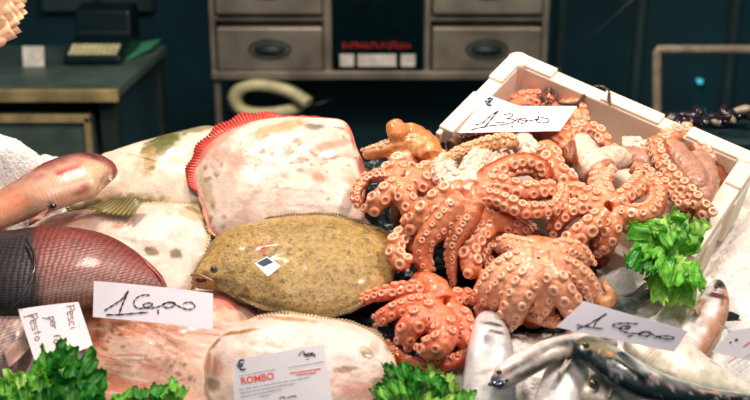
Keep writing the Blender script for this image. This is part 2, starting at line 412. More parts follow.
for v0, v1 in ((.01, .085), (.135, .25)):
    bbox(b, -.009, WT - .002, v0, v1, -.03, .006); bbox(b, LX - WT + .002, LX + .009, v0, v1, -.03, .006)
for u, v in ((.012, .012), (LX - .012, .012), (LX - .012, LYd - .014)):
    n = 16; V = [];
    for z in (-DEP - .015, .004, .009):
        rr = (.022 if z < .006 else .019) * (1 if u < .1 else .7)
        V += [bp(u + rr * math.cos(2 * PI * k / n), v + rr * math.sin(2 * PI * k / n), z) for k in range(n)]
    if v < .1: b.add(V, grid_faces(3, n, True) + [tuple(range(2 * n, 3 * n)), tuple(range(n))[::-1]])
bbox(b, LX - .005, LX + .012, .03, .10, -DEP - .01, -.02); bbox(b, LX - .005, LX + .012, .15, .21, -DEP - .01, -.02)
box = b.build('polystyrene_box', M['foam'], None, bevel=.004)
tag(box, 'open white polystyrene fish box tilted on the ice with octopuses heaped in it', 'box')
# riser under the box (wooden crate, out of sight in the dark)
b = MB(); lo = bp(LX / 2, 0, -DEP - .02); Vb = []
u0, u1 = .02, LX * .26
top = [bp(u0, .02, -DEP - .017), bp(u1, .02, -DEP - .017), bp(u1, .12, -DEP - .017), bp(u0, .12, -DEP - .017)]
V = [(p[0], p[1], .0) for p in top] + [tuple(p) for p in top]
b.add(V, [(0, 3, 2, 1), (4, 5, 6, 7), (0, 1, 5, 4), (1, 2, 6, 5), (2, 3, 7, 6), (3, 0, 4, 7)])
tag(b.build('box_stand', M['counter']), 'dark stand propping the back of the polystyrene box', 'stand')

# ------------------------------------------------------------------ fish builders
def paint(P, base, patches=(), seed=0, var=.12, tone=None):
    """own skin colours: base colour plus pigment patches (px,py,rx,ry,angle,colour,strength) with ragged edges"""
    x, y = proj(P); C = base.copy() if not isinstance(base, str) and base.ndim == 2 else np.tile(lin(base) if isinstance(base, str) else base, (len(P), 1)).astype(float)
    n = vnoise(P, 45, seed, 4); C *= (1 + (n[:, None] - .5) * 2 * var)
    wob = (vnoise(P, 90, seed + 5, 3) - .5)
    if tone:
        k = (sstep(.44, .72, vnoise(P, 22, seed + 11, 4)) * tone[1])[:, None]; C = C * (1 - k) + lin(tone[0]) * k
        k = (sstep(.58, .72, vnoise(P, 75, seed + 12, 3)) * tone[1] * .35)[:, None]; C = C * (1 - k) + lin('#a87c54') * k
    for (cx_, cy_, rx, ry, ang, colr, st) in patches:
        a = math.radians(ang); dx = x - cx_; dy = y - cy_
        u = (dx * math.cos(a) + dy * math.sin(a)) / rx; v = (-dx * math.sin(a) + dy * math.cos(a)) / ry
        d = np.sqrt(u * u + v * v) + wob * .9; k = (st * (1 - sstep(.55, 1.1, d)))[:, None]
        C = C * (1 - k) + lin(colr) * k
    return C

import bmesh
def fixn(o):
    b = bmesh.new(); b.from_mesh(o.data); bmesh.ops.recalc_face_normals(b, faces=b.faces[:]); b.to_mesh(o.data); b.free()
def disc_fish(name, outline, T, material, base, patches=(), root=None, seed=0, bot=.35, p=2.4, bumpy=.002, edge=None, hfun=None, group=None, extra=None, tone=('#eaa88c', .4), dim=.84):
    O = np.array([at(*q) for q in outline]); n = 200; K = 46
    Rm = crom(O, n, True); c = Rm.mean(0)
    # outline normal
    N = np.zeros(3)
    for i in range(n): N += np.cross(Rm[i] - c, Rm[(i + 1) % n] - c)
    N = unit(N); N = N if N @ (CAM - c) > 0 else -N
    V = []; rs_ = np.sin(np.linspace(PI / 2, .03, K)) ; rs_ = np.r_[rs_]
    top = []
    for r in rs_:
        h = T * 1.12 * (1 - r ** (p * .85)) ** .85
        top.append(c + (Rm - c) * r + N * h)
    bott = []
    for r in (.97, .8, .5, .1): bott.append(c + (Rm - c) * r - N * T * bot * (1 - r ** 2.5) ** .5)
    L = top[::-1] + bott
    V = np.vstack(L); dn = (vnoise(V, 28, seed + 3, 3) - .5) * 2 * bumpy
    rr = np.repeat(np.r_[rs_[::-1], [2] * 4], n); V = V + N * (dn * (rr < .99) * np.clip((1 - rr) * 6, 0, 1))[:, None]
    F = grid_faces(len(L), n, True) + [tuple(range(n)), tuple((len(L) - 1) * n + k for k in range(n))[::-1]]
    C = paint(V, base, patches, seed, .12, tone)
    C = C * dim
    if edge is not None:
        k = (sstep(1 - edge[1], 1.0, rr) * (rr < 1.5) + (rr > 1.5))[:, None]; C = C * (1 - k) + lin(edge[0]) * k
    uv = np.stack([(V - c) @ RT, (V - c) @ BE], 1)
    o = mk(name, V, F, material, None, True, C, uv); fixn(o)
    SHOW.append(o)
    return o, Rm, c, N
def fringe(root, Rm, c, N, i0, i1, w, base, tip, ray_n=60, name='fin', lift=.2, seed=0, skip=.97):
    """fringing fin along part of the outline, ridged by fin rays"""
    n = len(Rm); m = 260; K = 7; V = []; C = []
    for k in range(K):
        s_ = k / (K - 1)
        for j in range(m):
            t = j / (m - 1); f = (i0 + (i1 - i0) * t) * n; a = int(math.floor(f)) % n; fr_ = f - math.floor(f)
            P = Rm[a] * (1 - fr_) + Rm[(a + 1) % n] * fr_; d = unit(P - c)
            ww = w * (math.sin(PI * min(1, max(0, t))) ** .35 + .02) * (1 + .12 * math.sin(t * 37 + seed) + .035 * math.sin(t * 2 * PI * ray_n))
            P = c + (P - c) * skip + d * ww * s_ + N * (.0012 * math.sin(t * 2 * PI * ray_n) * (.3 + s_) + ww * lift * math.sin(s_ * 1.5 + t * 9) * s_)
            V.append(P); q = s_ * (.75 + .25 * math.sin(t * 2 * PI * ray_n)); C.append(lin(base) * (1 - q) + lin(tip) * q)
    o = mk(name, V, grid_faces(K, m), M['fin'], root, True, np.array(C))
    md = o.modifiers.new('s', 'SOLIDIFY'); md.thickness = .0016; md.offset = 0
    return o

def loft_fish(name, secs, material, colfun, kb=.42, n=90, m=28, seed=0, bumpy=.0008):
    """secs: (x_left,y_left,x_right,y_right,h) outline pairs from head to tail; body of elliptic section"""
    S = np.array([[*at((s[0] + s[2]) / 2, (s[1] + s[3]) / 2, s[4]), s[2] - s[0], s[3] - s[1]] for s in secs])
    R = crom(S, n); P = R[:, :3]; T = unit(np.gradient(P, axis=0)); vd = unit(P - CAM)
    Lt = unit(np.cross(np.tile(BN, (n, 1)), T)); Nn = unit(np.cross(T, Lt))
    q = unit(np.cross(vd, T)); wp = np.linalg.norm(R[:, 3:5], axis=1)
    # pixel width perpendicular to the projected axis
    px, py = proj(P); tx = np.gradient(px); ty = np.gradient(py); tn = np.hypot(tx, ty) + 1e-9
    wperp = np.abs(R[:, 3] * (-ty / tn) + R[:, 4] * (tx / tn))
    wperp = np.maximum(wperp, .5); hw = wperp / 2 * ((P - CAM) @ FW) / FPX
    fac = np.sqrt((Lt * q).sum(1) ** 2 + (kb * (Nn * q).sum(1)) ** 2); a = hw / fac
    e = np.linspace(0, 1, n); endf = np.sqrt(np.clip(1 - ((.06 - e) / .06).clip(0, 1) ** 2, 0, 1)); a = a * np.maximum(endf, .04)
    flip = np.sign(Lt @ np.array([0, 0, 1]) .copy().T) if False else 1
    V = []; ph = np.arange(m) / m * 2 * PI
    for i in range(n):
        cs = np.sign(np.cos(ph)) * np.abs(np.cos(ph)) ** .9; sn = np.sign(np.sin(ph)) * np.abs(np.sin(ph)) ** .9
        V.append(P[i] + a[i] * (cs[:, None] * Lt[i] + kb * sn[:, None] * Nn[i]))
    V = np.vstack(V)
    V = V + (vnoise(V, 35, seed, 2)[:, None] - .5) * 2 * bumpy * np.repeat(Nn, m, 0)
    Lc = np.r_[0, np.cumsum(np.linalg.norm(np.diff(P, axis=0), axis=1))]
    uv = np.stack([np.repeat(Lc, m), (ph[None, :] * a[:, None]).ravel()], 1)
    side = np.tile(np.cos(ph), n); upf = np.tile(np.sin(ph), n); ss = np.repeat(e, m)
    x, y = proj(V); C = colfun(V, ss, side, upf, x, y)
    F = grid_faces(n, m, True) + [tuple(range(m))[::-1], tuple((n - 1) * m + k for k in range(m))]
    o = mk(name, V, F, material, None, True, C, uv); SHOW.append(o)
    return o, dict(P=P, T=T, L=Lt, N=Nn, a=a, kb=kb)
def mixc(a, b, k): return a * (1 - k[:, None]) + b * k[:, None]
def fish_eye(root, p, r, nrm=None, iris='eyering'):
    nrm = unit(BN + unit(CAM - p)) if nrm is None else nrm
    u = unit(np.cross(nrm, RT + .01)); v = np.cross(nrm, u); Mx = np.stack([u, v, nrm], 1)
    b = MB(); b.ball(p, (r, r, r * .55), 10, 18, Mx); e = b.build('eye', M[iris], root, True); e['label'] = 'glassy dark eye'
    b = MB(); b.ball(p + nrm * r * .26, (r * .66, r * .66, r * .36), 8, 14, Mx); b.build('pupil', M['eye'], e, True)
def fin_fan(root, pts, base, tip, name='fin', n=26, ridge=.0008, th=.0012):
    """fan-shaped fin: pts = (root start, root end, tip end, tip start) as 3D points"""
    a, b_, c, d = [np.asarray(p, float) for p in pts]; V = []; C = []; K = 12; m = 60; N = unit(np.cross(b_ - a, d - a))
    for k in range(K):
        s_ = k / (K - 1)
        for j in range(m):
            t = j / (m - 1); p0 = a + (b_ - a) * t; p1 = d + (c - d) * t
            L = s_ * (1 + .10 * math.sin(2 * PI * t * n * .5) * (s_ > .8) - .12 * (1 - (2 * t - 1) ** 2) * 0)
            P = p0 + (p1 - p0) * L + N * (ridge * math.sin(2 * PI * t * n * .5) + .004 * math.sin(s_ * 3 + t * 4)); V.append(P)
            q = s_ * .8 + .2 * math.sin(2 * PI * t * n * .5); C.append(lin(base) * (1 - q) + lin(tip) * q)
    o = mk(name, V, grid_faces(K, m), M['fin'], root, True, np.clip(np.array(C), 0, 1)); md = o.modifiers.new('s', 'SOLIDIFY'); md.thickness = th; md.offset = 0
    return o

# ------------------------------------------------------------------ flatfish
FG = 'flatfish lying on the ice'
# pale flatfish at the back left with olive patches
o, Rm, c, N = disc_fish('flatfish', [(96, 160, .05), (112, 151, .06), (150, 139, .065), (185, 130, .07), (212, 126, .07), (235, 140, .06), (235, 190, .04), (200, 212, .03), (150, 214, .025), (100, 212, .025), (70, 205, .03)],
    .03, M['flesh'], '#f4e0c8', [(163, 143, 26, 12, -22, '#6f6c34', 1), (150, 160, 8, 16, 10, '#a88440', .8), (142, 165, 9, 14, 0, '#c09048', .5), (195, 128, 30, 5, -8, '#7c7440', .8), (152, 168, 4, 3, 0, '#8a6a40', .6),
    (185, 180, 16, 14, 0, '#d8c0a0', .6), (120, 205, 50, 12, -6, '#8e7838', .9), (130, 180, 14, 10, 0, '#f0c8a8', .5), (175, 160, 14, 6, 20, '#d4b478', .5)], seed=3, p=3, edge=('#8e8450', .07), bumpy=.003, tone=('#f0b898', .35), dim=.88)
TWO = o
tag(o, 'pale flatfish with olive green blotches lying behind the pink silver fish at back left', 'flatfish', FG)
fringe(o, Rm, c, N, .70, .98, .012, '#a89050', '#6f6a38', 40)
fin_fan(o, (at(146, 200, .085), at(112, 196, .085), at(84, 208, .08), at(134, 216, .08)), '#6c6034', '#a8924c', 'pectoral_fin', 20, .0014)
# white flatfish belly in the middle left
o, Rm, c, N = disc_fish('flatfish', [(28, 232, .03), (50, 216, .035), (88, 209, .04), (130, 205, .045), (172, 204, .045), (197, 208, .045), (209, 226, .045), (206, 250, .045), (196, 275, .03), (180, 300, .02), (120, 305, .02), (60, 290, .02), (30, 260, .02)],
    .028, M['flesh'], '#f4dccb', [(151, 251, 9, 5, 10, '#8c7040', 1), (176, 254, 8, 6, 0, '#7c6c38', 1), (207, 222, 5, 16, -10, '#8c7c44', .9), (196, 210, 14, 4, 20, '#9c8448', .9), (163, 225, 40, 10, -10, '#fae8dc', .6), (70, 222, 30, 8, -8, '#f0a888', .5), (190, 215, 16, 5, 20, '#c8a870', .6),
    (118, 226, 8, 3, 0, '#e88868', .7), (140, 270, 30, 10, 0, '#f0c8b0', .6), (168, 214, 5, 2, 0, '#c0a070', .5)], seed=8, p=3, edge=('#d8b890', .05), bumpy=.003)
tag(o, 'white bellied flatfish with two small brown spots between red bream and olive turbot', 'flatfish', FG)
fringe(o, Rm, c, N, .12, .50, .010, '#e0c8a0', '#a89058', 44)
# propped pink white flounder with red fin
rnd = random.Random(9)
FS = [(rnd.gauss(290, 34), rnd.gauss(160, 18), rnd.uniform(1, 2.4), rnd.uniform(.8, 1.6), rnd.uniform(-60, 60), '#8c7048', .85) for _ in range(46)] + [(rnd.uniform(205, 225), rnd.uniform(160, 232), 2.2, 3, 0, '#a87850', .7) for _ in range(12)]
o, Rm, c, N = disc_fish('flounder', [(198, 162, .085), (206, 147, .10), (222, 134, .11), (250, 122, .12), (285, 117, .125), (322, 118, .125), (342, 120, .12), (351, 130, .115), (357, 148, .105), (364, 164, .09), (366, 184, .08), (364, 205, .065), (362, 222, .055), (330, 236, .045), (280, 240, .04), (235, 240, .04), (213, 232, .05), (205, 210, .06), (193, 180, .07)],
    .034, M['flesh'], '#f6dcc8', [(200, 150, 10, 26, 40, '#e4604c', .75), (232, 126, 34, 5, -20, '#e45844', .8), (222, 138, 20, 5, -35, '#f09078', .6), (275, 130, 34, 7, -14, '#d09a58', .75), (235, 165, 9, 28, 14, '#f4a088', .55), (330, 145, 26, 5, -12, '#e87858', .6), (318, 177, 9, 7, 10, '#ec7a48', .7), (350, 185, 8, 14, 0, '#e8a070', .7),
    (315, 127, 11, 4, 0, '#606058', .8), (287, 150, 5, 8, 0, '#8c6c50', .6), (300, 170, 4, 3, 0, '#907058', .6), (272, 172, 30, 24, 0, '#f8e8d4', .5), (310, 196, 50, 16, 8, '#fae6d4', .6), (285, 175, 6, 4, 0, '#a08060', .5),
    (258, 170, 5, 2, 0, '#b08050', .7), (262, 152, 4, 2, 0, '#a07850', .7), (250, 186, 5, 2, 0, '#b08860', .6), (297, 140, 5, 3, 30, '#907040', .7), (302, 158, 4, 7, 0, '#b09060', .6), (350, 130, 5, 9, -20, '#f08868', .7),
    (362, 160, 4, 22, 6, '#e84838', .75), (220, 150, 12, 20, 30, '#f0a890', .5), (207, 190, 6, 24, -18, '#c8a070', .6), (340, 155, 20, 3, 8, '#c09068', .5), (300, 222, 60, 5, -3, '#ec9480', .6), (312, 153, 14, 1.6, 28, '#b07058', .9), (332, 158, 12, 1.6, -12, '#b07058', .9), (352, 138, 2, 14, -14, '#b05848', .8), (340, 128, 10, 1.4, 10, '#b86850', .8), (300, 190, 60, 1.2, 6, '#d8a890', .7), (300, 205, 60, 1.2, 3, '#d8a890', .7)] + FS, seed=12, p=3.4, edge=('#f07860', .035), bumpy=.0035)
tag(o, 'pink and white flounder propped up at the back with a bright red fringing fin', 'flounder', FG)
f_ = fringe(o, Rm, c, N, -.07, .20, .023, '#e8604c', '#c42820', 46, lift=.25); f_['label'] = 'bright red fringing fin'
fringe(o, Rm, c, N, .15, .30, .006, '#f08c74', '#d84838', 30)
fringe(o, Rm, c, N, .72, .93, .010, '#e8b890', '#d08870', 40)
# pink flatfish under the first price card
rnd = random.Random(14)
RS = [(rnd.uniform(92, 250), rnd.uniform(318, 398), rnd.uniform(8, 22), rnd.uniform(.8, 1.6), rnd.uniform(0, 22), rnd.choice(['#cc6848', '#f8e4d4', '#d88060', '#f4d0b8']), .75) for _ in range(80)] + [(rnd.uniform(95, 125), rnd.uniform(300, 350), rnd.uniform(2, 4), rnd.uniform(1, 3), rnd.uniform(0, 90), '#a85c30', .8) for _ in range(24)]
o, Rm, c, N = disc_fish('flatfish', [(84, 296, .035), (100, 285, .04), (140, 286, .045), (190, 290, .05), (225, 292, .05), (250, 305, .05), (262, 335, .04), (250, 375, .03), (230, 405, .02), (180, 420, .02), (120, 415, .02), (98, 390, .025), (88, 350, .03), (78, 310, .03)],
    .022, M['flesh'], '#f2c0a4', [(110, 305, 24, 22, 0, '#e88a68', .6), (225, 300, 30, 10, 10, '#ea5a44', .7), (140, 350, 40, 14, 10, '#f8d8c4', .7), (130, 385, 46, 10, 8, '#ec7c60', .65), (165, 395, 50, 9, 5, '#f0a084', .6), (96, 330, 10, 30, -10, '#d87850', .7),
    (155, 330, 60, 6, 6, '#c87850', .6), (185, 365, 3, 2, 0, '#9a6048', .9), (178, 374, 4, 2, 0, '#9a6048', .9), (190, 378, 3, 3, 0, '#9a6048', .9), (172, 366, 3, 2, 0, '#a06a48', .9), (205, 345, 20, 24, 0, '#f8d4c4', .5), (170, 352, 44, 4, 10, '#ee9c80', .5), (95, 292, 10, 5, 0, '#f07860', .8)] + RS,
    seed=21, p=3, edge=('#e88468', .06), bumpy=.005, tone=('#dc7c5c', .65), dim=.88)
tag(o, 'rosy flatfish lying under the lower left price card, its skin flushed red', 'flatfish', FG)
fringe(o, Rm, c, N, .83, 1.05, .012, '#f0907a', '#e05848', 34)
fin_fan(o, (at(97, 283, .095), at(97, 298, .09), at(74, 292, .10), at(75, 284, .10)), '#e88870', '#d84c3c', 'pectoral_fin', 14, .0016)
# white turbot under the ROMBO label
o, Rm, c, N = disc_fish('white_turbot', [(204, 372, .045), (208, 350, .055), (224, 332, .06), (246, 320, .065), (280, 314, .07), (320, 319, .07), (355, 325, .065), (380, 338, .06), (394, 358, .055), (396, 375, .045), (380, 398, .035), (330, 420, .03), (270, 425, .03), (215, 405, .035)],
    .028, M['flesh'], '#f4dfd2', [(240, 332, 26, 2.6, -10, '#a87838', 1), (214, 344, 10, 3, -45, '#8c6838', .95), (208, 362, 3, 16, 4, '#c87850', .9), (215, 366, 2, 12, 0, '#a05840', .9), (216, 368, 10, 12, 0, '#e8a080', .7), (212, 384, 10, 9, 0, '#8c7048', .8), (290, 319, 30, 2.6, 6, '#c89858', .9), (366, 352, 9, 6, 50, '#94703c', .95),
    (374, 346, 6, 8, -30, '#c09868', .6), (345, 369, 14, 4, -5, '#987048', .9), (365, 390, 26, 10, 0, '#ee9c84', .6), (260, 318, 3, 2, 0, '#e07858', .9), (275, 345, 10, 3, 10, '#f0b090', .6), (253, 343, 4, 3, 0, '#f0a080', .6), (340, 340, 40, 12, 5, '#fbeee4', .6)],
    seed=31, p=3, edge=('#e0c098', .05), bumpy=.0025)
tag(o, 'white turbot lying belly up under the printed turbot label', 'turbot')
fringe(o, Rm, c, N, .15, .52, .008, '#e8cca8', '#b09060', 50)
# olive turbot with the small tag
tp = [(262, 249, 6, 6, -30, '#a84434', .85), (270, 243, 4, 8, 40, '#a85040', .6), (206, 275, 6, 5, 0, '#6a4838', .8), (225, 283, 28, 5, 14, '#5c4c3c', .6), (255, 300, 40, 5, 12, '#6e5634', .6), (300, 228, 70, 7, -2, '#9a7c3c', .5), (214, 262, 10, 12, 0, '#b08c48', .5), (330, 250, 60, 22, 0, '#b0924e', .45),
    (380, 285, 20, 10, -30, '#c08850', .6), (200, 284, 10, 4, 0, '#b06848', .7), (285, 275, 20, 14, 0, '#a8884a', .5)]
rnd = random.Random(4)
tp += [(272, 254, 16, 1.6, -50, '#7c6030', .9), (280, 258, 14, 1.4, -45, '#c8a468', .8), (290, 250, 12, 1.4, -40, '#7c6030', .8), (232, 276, 16, 1.6, 60, '#5c4628', .8), (224, 262, 3, 12, 20, '#8c6c3c', .6)]
tp += [(rnd.uniform(225, 385), rnd.uniform(224, 300), rnd.uniform(1.2, 2.4), rnd.uniform(1, 1.8), 0, '#4c4228', .75) for _ in range(90)]
o, Rm, c, N = disc_fish('olive_turbot', [(192, 277, .075), (197, 266, .08), (207, 251, .085), (217, 236, .085), (238, 226, .085), (268, 219, .085), (300, 216, .085), (330, 216, .085), (360, 224, .08), (386, 231, .075), (400, 244, .07), (400, 262, .07), (390, 284, .07), (368, 300, .07), (342, 311, .07), (318, 315, .07), (290, 311, .07), (262, 306, .07), (236, 297, .07), (216, 290, .07), (197, 288, .07)],
    .028, M['turbot'], '#ac8848', tp, seed=41, p=3.2, bumpy=.003, edge=('#8a6c3c', .07), tone=('#c8a468', .6), dim=.95)
tag(o, 'whole olive brown turbot with dark specks and a small square tag on its back', 'turbot')
fringe(o, Rm, c, N, .20, .45, .010, '#94743c', '#7c6236', 50); fringe(o, Rm, c, N, .62, .92, .012, '#94743c', '#6c5434', 60)
fish_eye(o, at(214, 269.5, .110), .0062)
b = MB(); b.tube(crom([at(191.5, 275, .088), at(198, 275, .098), at(206, 278, .100), at(212, 281, .098), at(214, 285, .09)], 30), np.linspace(.0026, .002, 30), 8)
b.tube(crom([at(192, 282, .084), at(198, 285, .086), at(208, 286, .088)], 24), .0024, 8)
b.build('lips', mat('brown lips', lin('#b07848'), .3, coat=.4), o, True)
b = MB(); b.ball(at(201, 280, .095), (.009, .004, .005)); b.build('mouth', mat('open mouth', lin('#5c2420'), .3), o, True)
f_ = fin_fan(o, (at(228, 287, .085), at(246, 284, .095), at(250, 292, .09), at(236, 297, .08)), '#86683a', '#a8804c', 'pelvic_fin')

# ------------------------------------------------------------------ round fish on the left
def c_gurnard(V, s, side, upf, x, y):
    C = np.tile(lin('#eeb494'), (len(V), 1)); n = vnoise(V, 60, 2, 3)
    k = sstep(-.25, .5, side * SG[0] + (n - .5) * .5 + (.25 - s) * .3); C = mixc(C, lin('#7c2c34'), k * .9)          # darker rosy back
    C = mixc(C, lin('#e88058'), sstep(.35, .9, s + (n - .5) * .4) * .6)
    C = paint(V, C, [(70, 170, 19, 4.5, -24, '#d02010', 1), (82, 190, 16, 4, -25, '#b86048', .8), (52, 206, 4, 4, 0, '#7c2020', 1), (38, 178, 12, 4, -30, '#c07880', .8), (95, 157, 14, 2, 18, '#5c3030', .9), (106, 168, 1.6, 10, -28, '#7a4040', .8), (98, 178, 14, 16, 0, '#e4bc98', .9), (20, 205, 20, 8, -20, '#e88a60', .7)], 6, 0)
    return C
SG = [-1]
o, g = loft_fish('pink_fish', [(111, 176, 113, 186, .11), (104, 161, 112, 193, .11), (90, 153, 96, 197, .115), (68, 155, 76, 202, .12), (42, 165, 52, 211, .12), (18, 180, 28, 219, .11), (-10, 196, 0, 230, .10), (-40, 212, -32, 240, .09)], M['smooth_fish'], c_gurnard, .55, seed=5)
gl, gg = o, g
tag(o, 'pink silver fish with a scarlet streak behind its gills at the left edge', 'fish')
b = MB(); b.ball(at(53, 206, .135), (.006, .005, .004)); b.build('vent', M['eye'], o, True)
fin_fan(o, (at(60, 200, .11), at(66, 196, .12), at(40, 218, .11), at(30, 224, .1)), '#e88060', '#f0b098', 'pectoral_fin')
def c_bream(V, s, side, upf, x, y):
    n = vnoise(V, 50, 7, 3); C = np.tile(lin('#843228'), (len(V), 1))
    k = sstep(-.2, -.8, side * SB[0] + (n - .5) * .4); C = mixc(C, lin('#7c5444'), k)
    C = mixc(C, lin('#5e1c20'), sstep(.5, .95, side * SB[0]))
    C = mixc(C, lin('#2a1f20'), 1 - sstep(30, 46, x - (y - 270) * .15 + (n - .5) * 16) ) if True else C
    C = mixc(C, lin('#c04830'), sstep(.75, 1, s) * .6)
    return C
SB = [-1]
o, g = loft_fish('red_bream', [(168, 284, 166, 290, .085), (150, 269, 152, 295, .085), (128, 252, 128, 302, .085), (100, 236, 100, 309, .085), (70, 228, 70, 313, .085), (40, 226, 42, 316, .085), (10, 229, 10, 316, .085), (-25, 236, -25, 312, .08), (-60, 262, -60, 290, .075)], M['bream'], c_bream, .42, seed=9)
# light side check: back is the upper edge in the picture
tag(o, 'dark red sea bream with rows of scales and a blackish head at the left edge', 'fish')
b = MB(); b.tube(crom([at(26, 238, .135), at(34, 255, .14), at(33, 275, .14), at(22, 296, .13), at(12, 306, .12)], 40), .0022, 6); b.build('gill_cover', mat('dark gill edge', lin('#2c2024'), .3, coat=.5), o, True)
V = []; P0 = crom([at(70, 227, .10), at(100, 233, .10), at(130, 249, .10), at(150, 266, .10), at(167, 284, .10)], 60)
fd = [];
for k in range(5):
    for j in range(60):
        t = j / 59; w_ = .006 * math.sin(PI * min(1, t * 1.02)) ** .5 * (.75 + .25 * abs(math.sin(t * 60))); V.append(P0[j] - BN * .004 + BE * w_ * k / 4 + RT * w_ * .3 * k / 4)
f_ = mk('dorsal_fin', V, grid_faces(5, 60), M['fin'], o, True, np.tile(lin('#b03c2c'), (300, 1))); md = f_.modifiers.new('s', 'SOLIDIFY'); md.thickness = .0015
def c_greyb(V, s, side, upf, x, y):
    n = vnoise(V, 50, 17, 3); C = np.tile(lin('#a08078'), (len(V), 1)); C = mixc(C, lin('#c8a898'), sstep(.4, .7, n)); return mixc(C, lin('#6c4a48'), sstep(.2, .9, side))
o, g = loft_fish('grey_bream', [(36, 344, 36, 352, .055), (31, 320, 31, 374, .055), (20, 308, 20, 386, .055), (0, 304, 0, 392, .05), (-30, 304, -30, 395, .05), (-60, 320, -60, 380, .05)], M['bream'], c_greyb, .42, seed=19)
tag(o, 'greyish pink bream with fine scales at the left edge below the dark red one', 'fish')
fin_fan(o, (at(2, 352, .085), at(8, 366, .085), at(30, 348, .08), at(24, 340, .08)), '#a88070', '#d0b0a0', 'pectoral_fin')

# ------------------------------------------------------------------ silver fish on the right
def c_silver(back='#3a4048', belly='#e0d6cc', flank='#c8bcae', sgn=1, dk=None, extra=(), seed=0, shift=.0):
    def f(V, s, side, upf, x, y):
        n = vnoise(V, 60, seed, 3); q = side * sgn + (n - .5) * .35 + shift
        C = np.tile(lin(belly), (len(V), 1)); C = mixc(C, lin(flank), sstep(-.2, .35, q)); C = mixc(C, lin(back), sstep(.35, .75, q))
        st = vnoise(np.stack([s * 26, side * 9, upf * 3], 1), 1, seed + 2, 3); C = mixc(C, C * .55, sstep(.5, .78, st) * .55); C = mixc(C, lin('#f4ece6'), sstep(.62, .8, vnoise(V, 160, seed, 2)) * .3)
        if extra:
            C = paint(V, C, extra, seed, 0)
        return C
    return f
SG2 = 'silver fish at the lower right'
o, g = loft_fish('silver_fish', [(485, 312, 490, 312, .075), (476, 320, 502, 319, .08), (470, 338, 510, 335, .08), (466, 358, 514, 355, .075), (463, 380, 516, 377, .065), (462, 415, 517, 415, .05)], M['bass'],
    c_silver('#7c8086', '#dcd4d0', '#bcb8b6', 1, None, [(493, 324, 14, 2.4, 10, '#584c54', 1), (497, 332, 12, 2.0, 14, '#64545c', 1), (484, 340, 2.2, 10, 8, '#7c767c', .95), (490, 343, 2, 9, 8, '#a8a0a0', .8), (506, 350, 3, 30, 0, '#b8b0ac', .7), (472, 334, 4, 12, 10, '#f0b8a8', .6), (485, 372, 10, 3, -18, '#a08880', .7)], 3, -.45), .7, seed=3)
tag(o, 'silver white fish standing head up beside the red octopus', 'fish', SG2)
o, g = loft_fish('silver_fish', [(489, 374, 492, 386, .105), (496, 367, 503, 390, .11), (512, 356, 520, 382, .115), (534, 344, 541, 370, .12), (558, 336, 563, 359, .12), (590, 332, 592, 352, .11), (612, 332, 612, 348, .10)], M['bass'],
    c_silver('#b8a898', '#e8ded4', '#4c4844', -1, None, [(503, 372, 8, 6, 0, '#b08878', .6), (494, 383, 9, 7, -30, '#14304a', .95), (532, 353, 6, 2, -10, '#d09078', .8), (548, 350, 26, 4, -22, '#8c7c74', .6), (540, 368, 34, 5, -22, '#2c3034', .85)], 5, .1), .62, seed=5)  # dark patch along the lower edge paints in the belly shadow
tag(o, 'slim silver fish with a dark blue snout lying across the head up one', 'fish', SG2)
fish_eye(o, at(499, 372, .130), .0042); b = MB(); b.ball(at(498, 384, .128), (.010, .007, .005)); b.tube([at(489, 384, .12), at(500, 388, .125), at(508, 380, .13)], .0028, 8); b.build('jaw', mat('dark blue jaw', lin('#12283c'), .12, coat=1), o, True)
o, g = loft_fish('silver_fish', [(569, 349, 575, 349, .085), (557, 356, 586, 356, .085), (546, 371, 590, 371, .085), (537, 392, 585, 392, .08), (528, 418, 578, 418, .07)], M['bass'],
    c_silver('#a09890', '#f2e6de', '#e0d0c6', 1, None, [(570, 352, 9, 4, 20, '#7c6c64', .8), (564, 362, 2, 12, 20, '#b89888', .6), (552, 372, 6, 2, -20, '#d0a494', .7)], 7, -.5), .7, seed=7)
tag(o, 'plump white fish below the slim one, only its pale belly showing', 'fish', SG2)
fin_fan(o, (at(566, 358, .118), at(572, 360, .118), at(562, 376, .118), at(558, 372, .118)), '#b8a898', '#dcccc0', 'pectoral_fin')
o, g = loft_fish('dark_backed_fish', [(571, 339, 572, 345, .125), (579, 333, 578, 358, .125), (600, 338, 588, 366, .13), (628, 354, 609, 382, .13), (660, 371, 642, 398, .12), (700, 385, 692, 404, .105), (738, 392, 734, 403, .09), (775, 396, 774, 406, .08)], M['bass'],
    c_silver('#161c1e', '#b8bcb0', '#6c726c', -1, None, [(600, 348, 26, 6, 20, '#8c7c50', .8), (588, 342, 12, 5, 10, '#6c6040', .8), (610, 353, 4, 3, 0, '#e0884c', .8), (600, 351, 3, 2, 0, '#e8a068', .8), (655, 378, 24, 1.6, 26, '#c08078', .7), (708, 392, 30, 1.2, 8, '#e0a898', .8), (640, 366, 30, 3, 28, '#dcdcd0', .8)], 11, .45), .6, seed=11)
DBF = o
tag(o, 'long fish with a nearly black back and speckled gold head below the third price card', 'fish', SG2)
fish_eye(o, at(586, 345, .150), .005)
fin_fan(o, (at(612, 350, .158), at(622, 352, .158), at(650, 372, .145), at(644, 376, .145)), '#90948c', '#d0d0c4', 'pectoral_fin')
o, g = loft_fish('silver_fish', [(582, 384, 584, 398, .08), (588, 375, 592, 408, .085), (603, 372, 606, 414, .085), (622, 378, 622, 420, .07), (650, 390, 650, 425, .06)], M['bass'],
    c_silver('#b8a890', '#e6d6c4', '#d8c4b0', -1, None, [(594, 383, 8, 7, 0, '#a89878', .7), (608, 386, 4, 10, 10, '#c09880', .6)], 13, -.2), .55, seed=13)
tag(o, 'pale fish head with a round eye peeping out under the dark backed fish', 'fish', SG2)
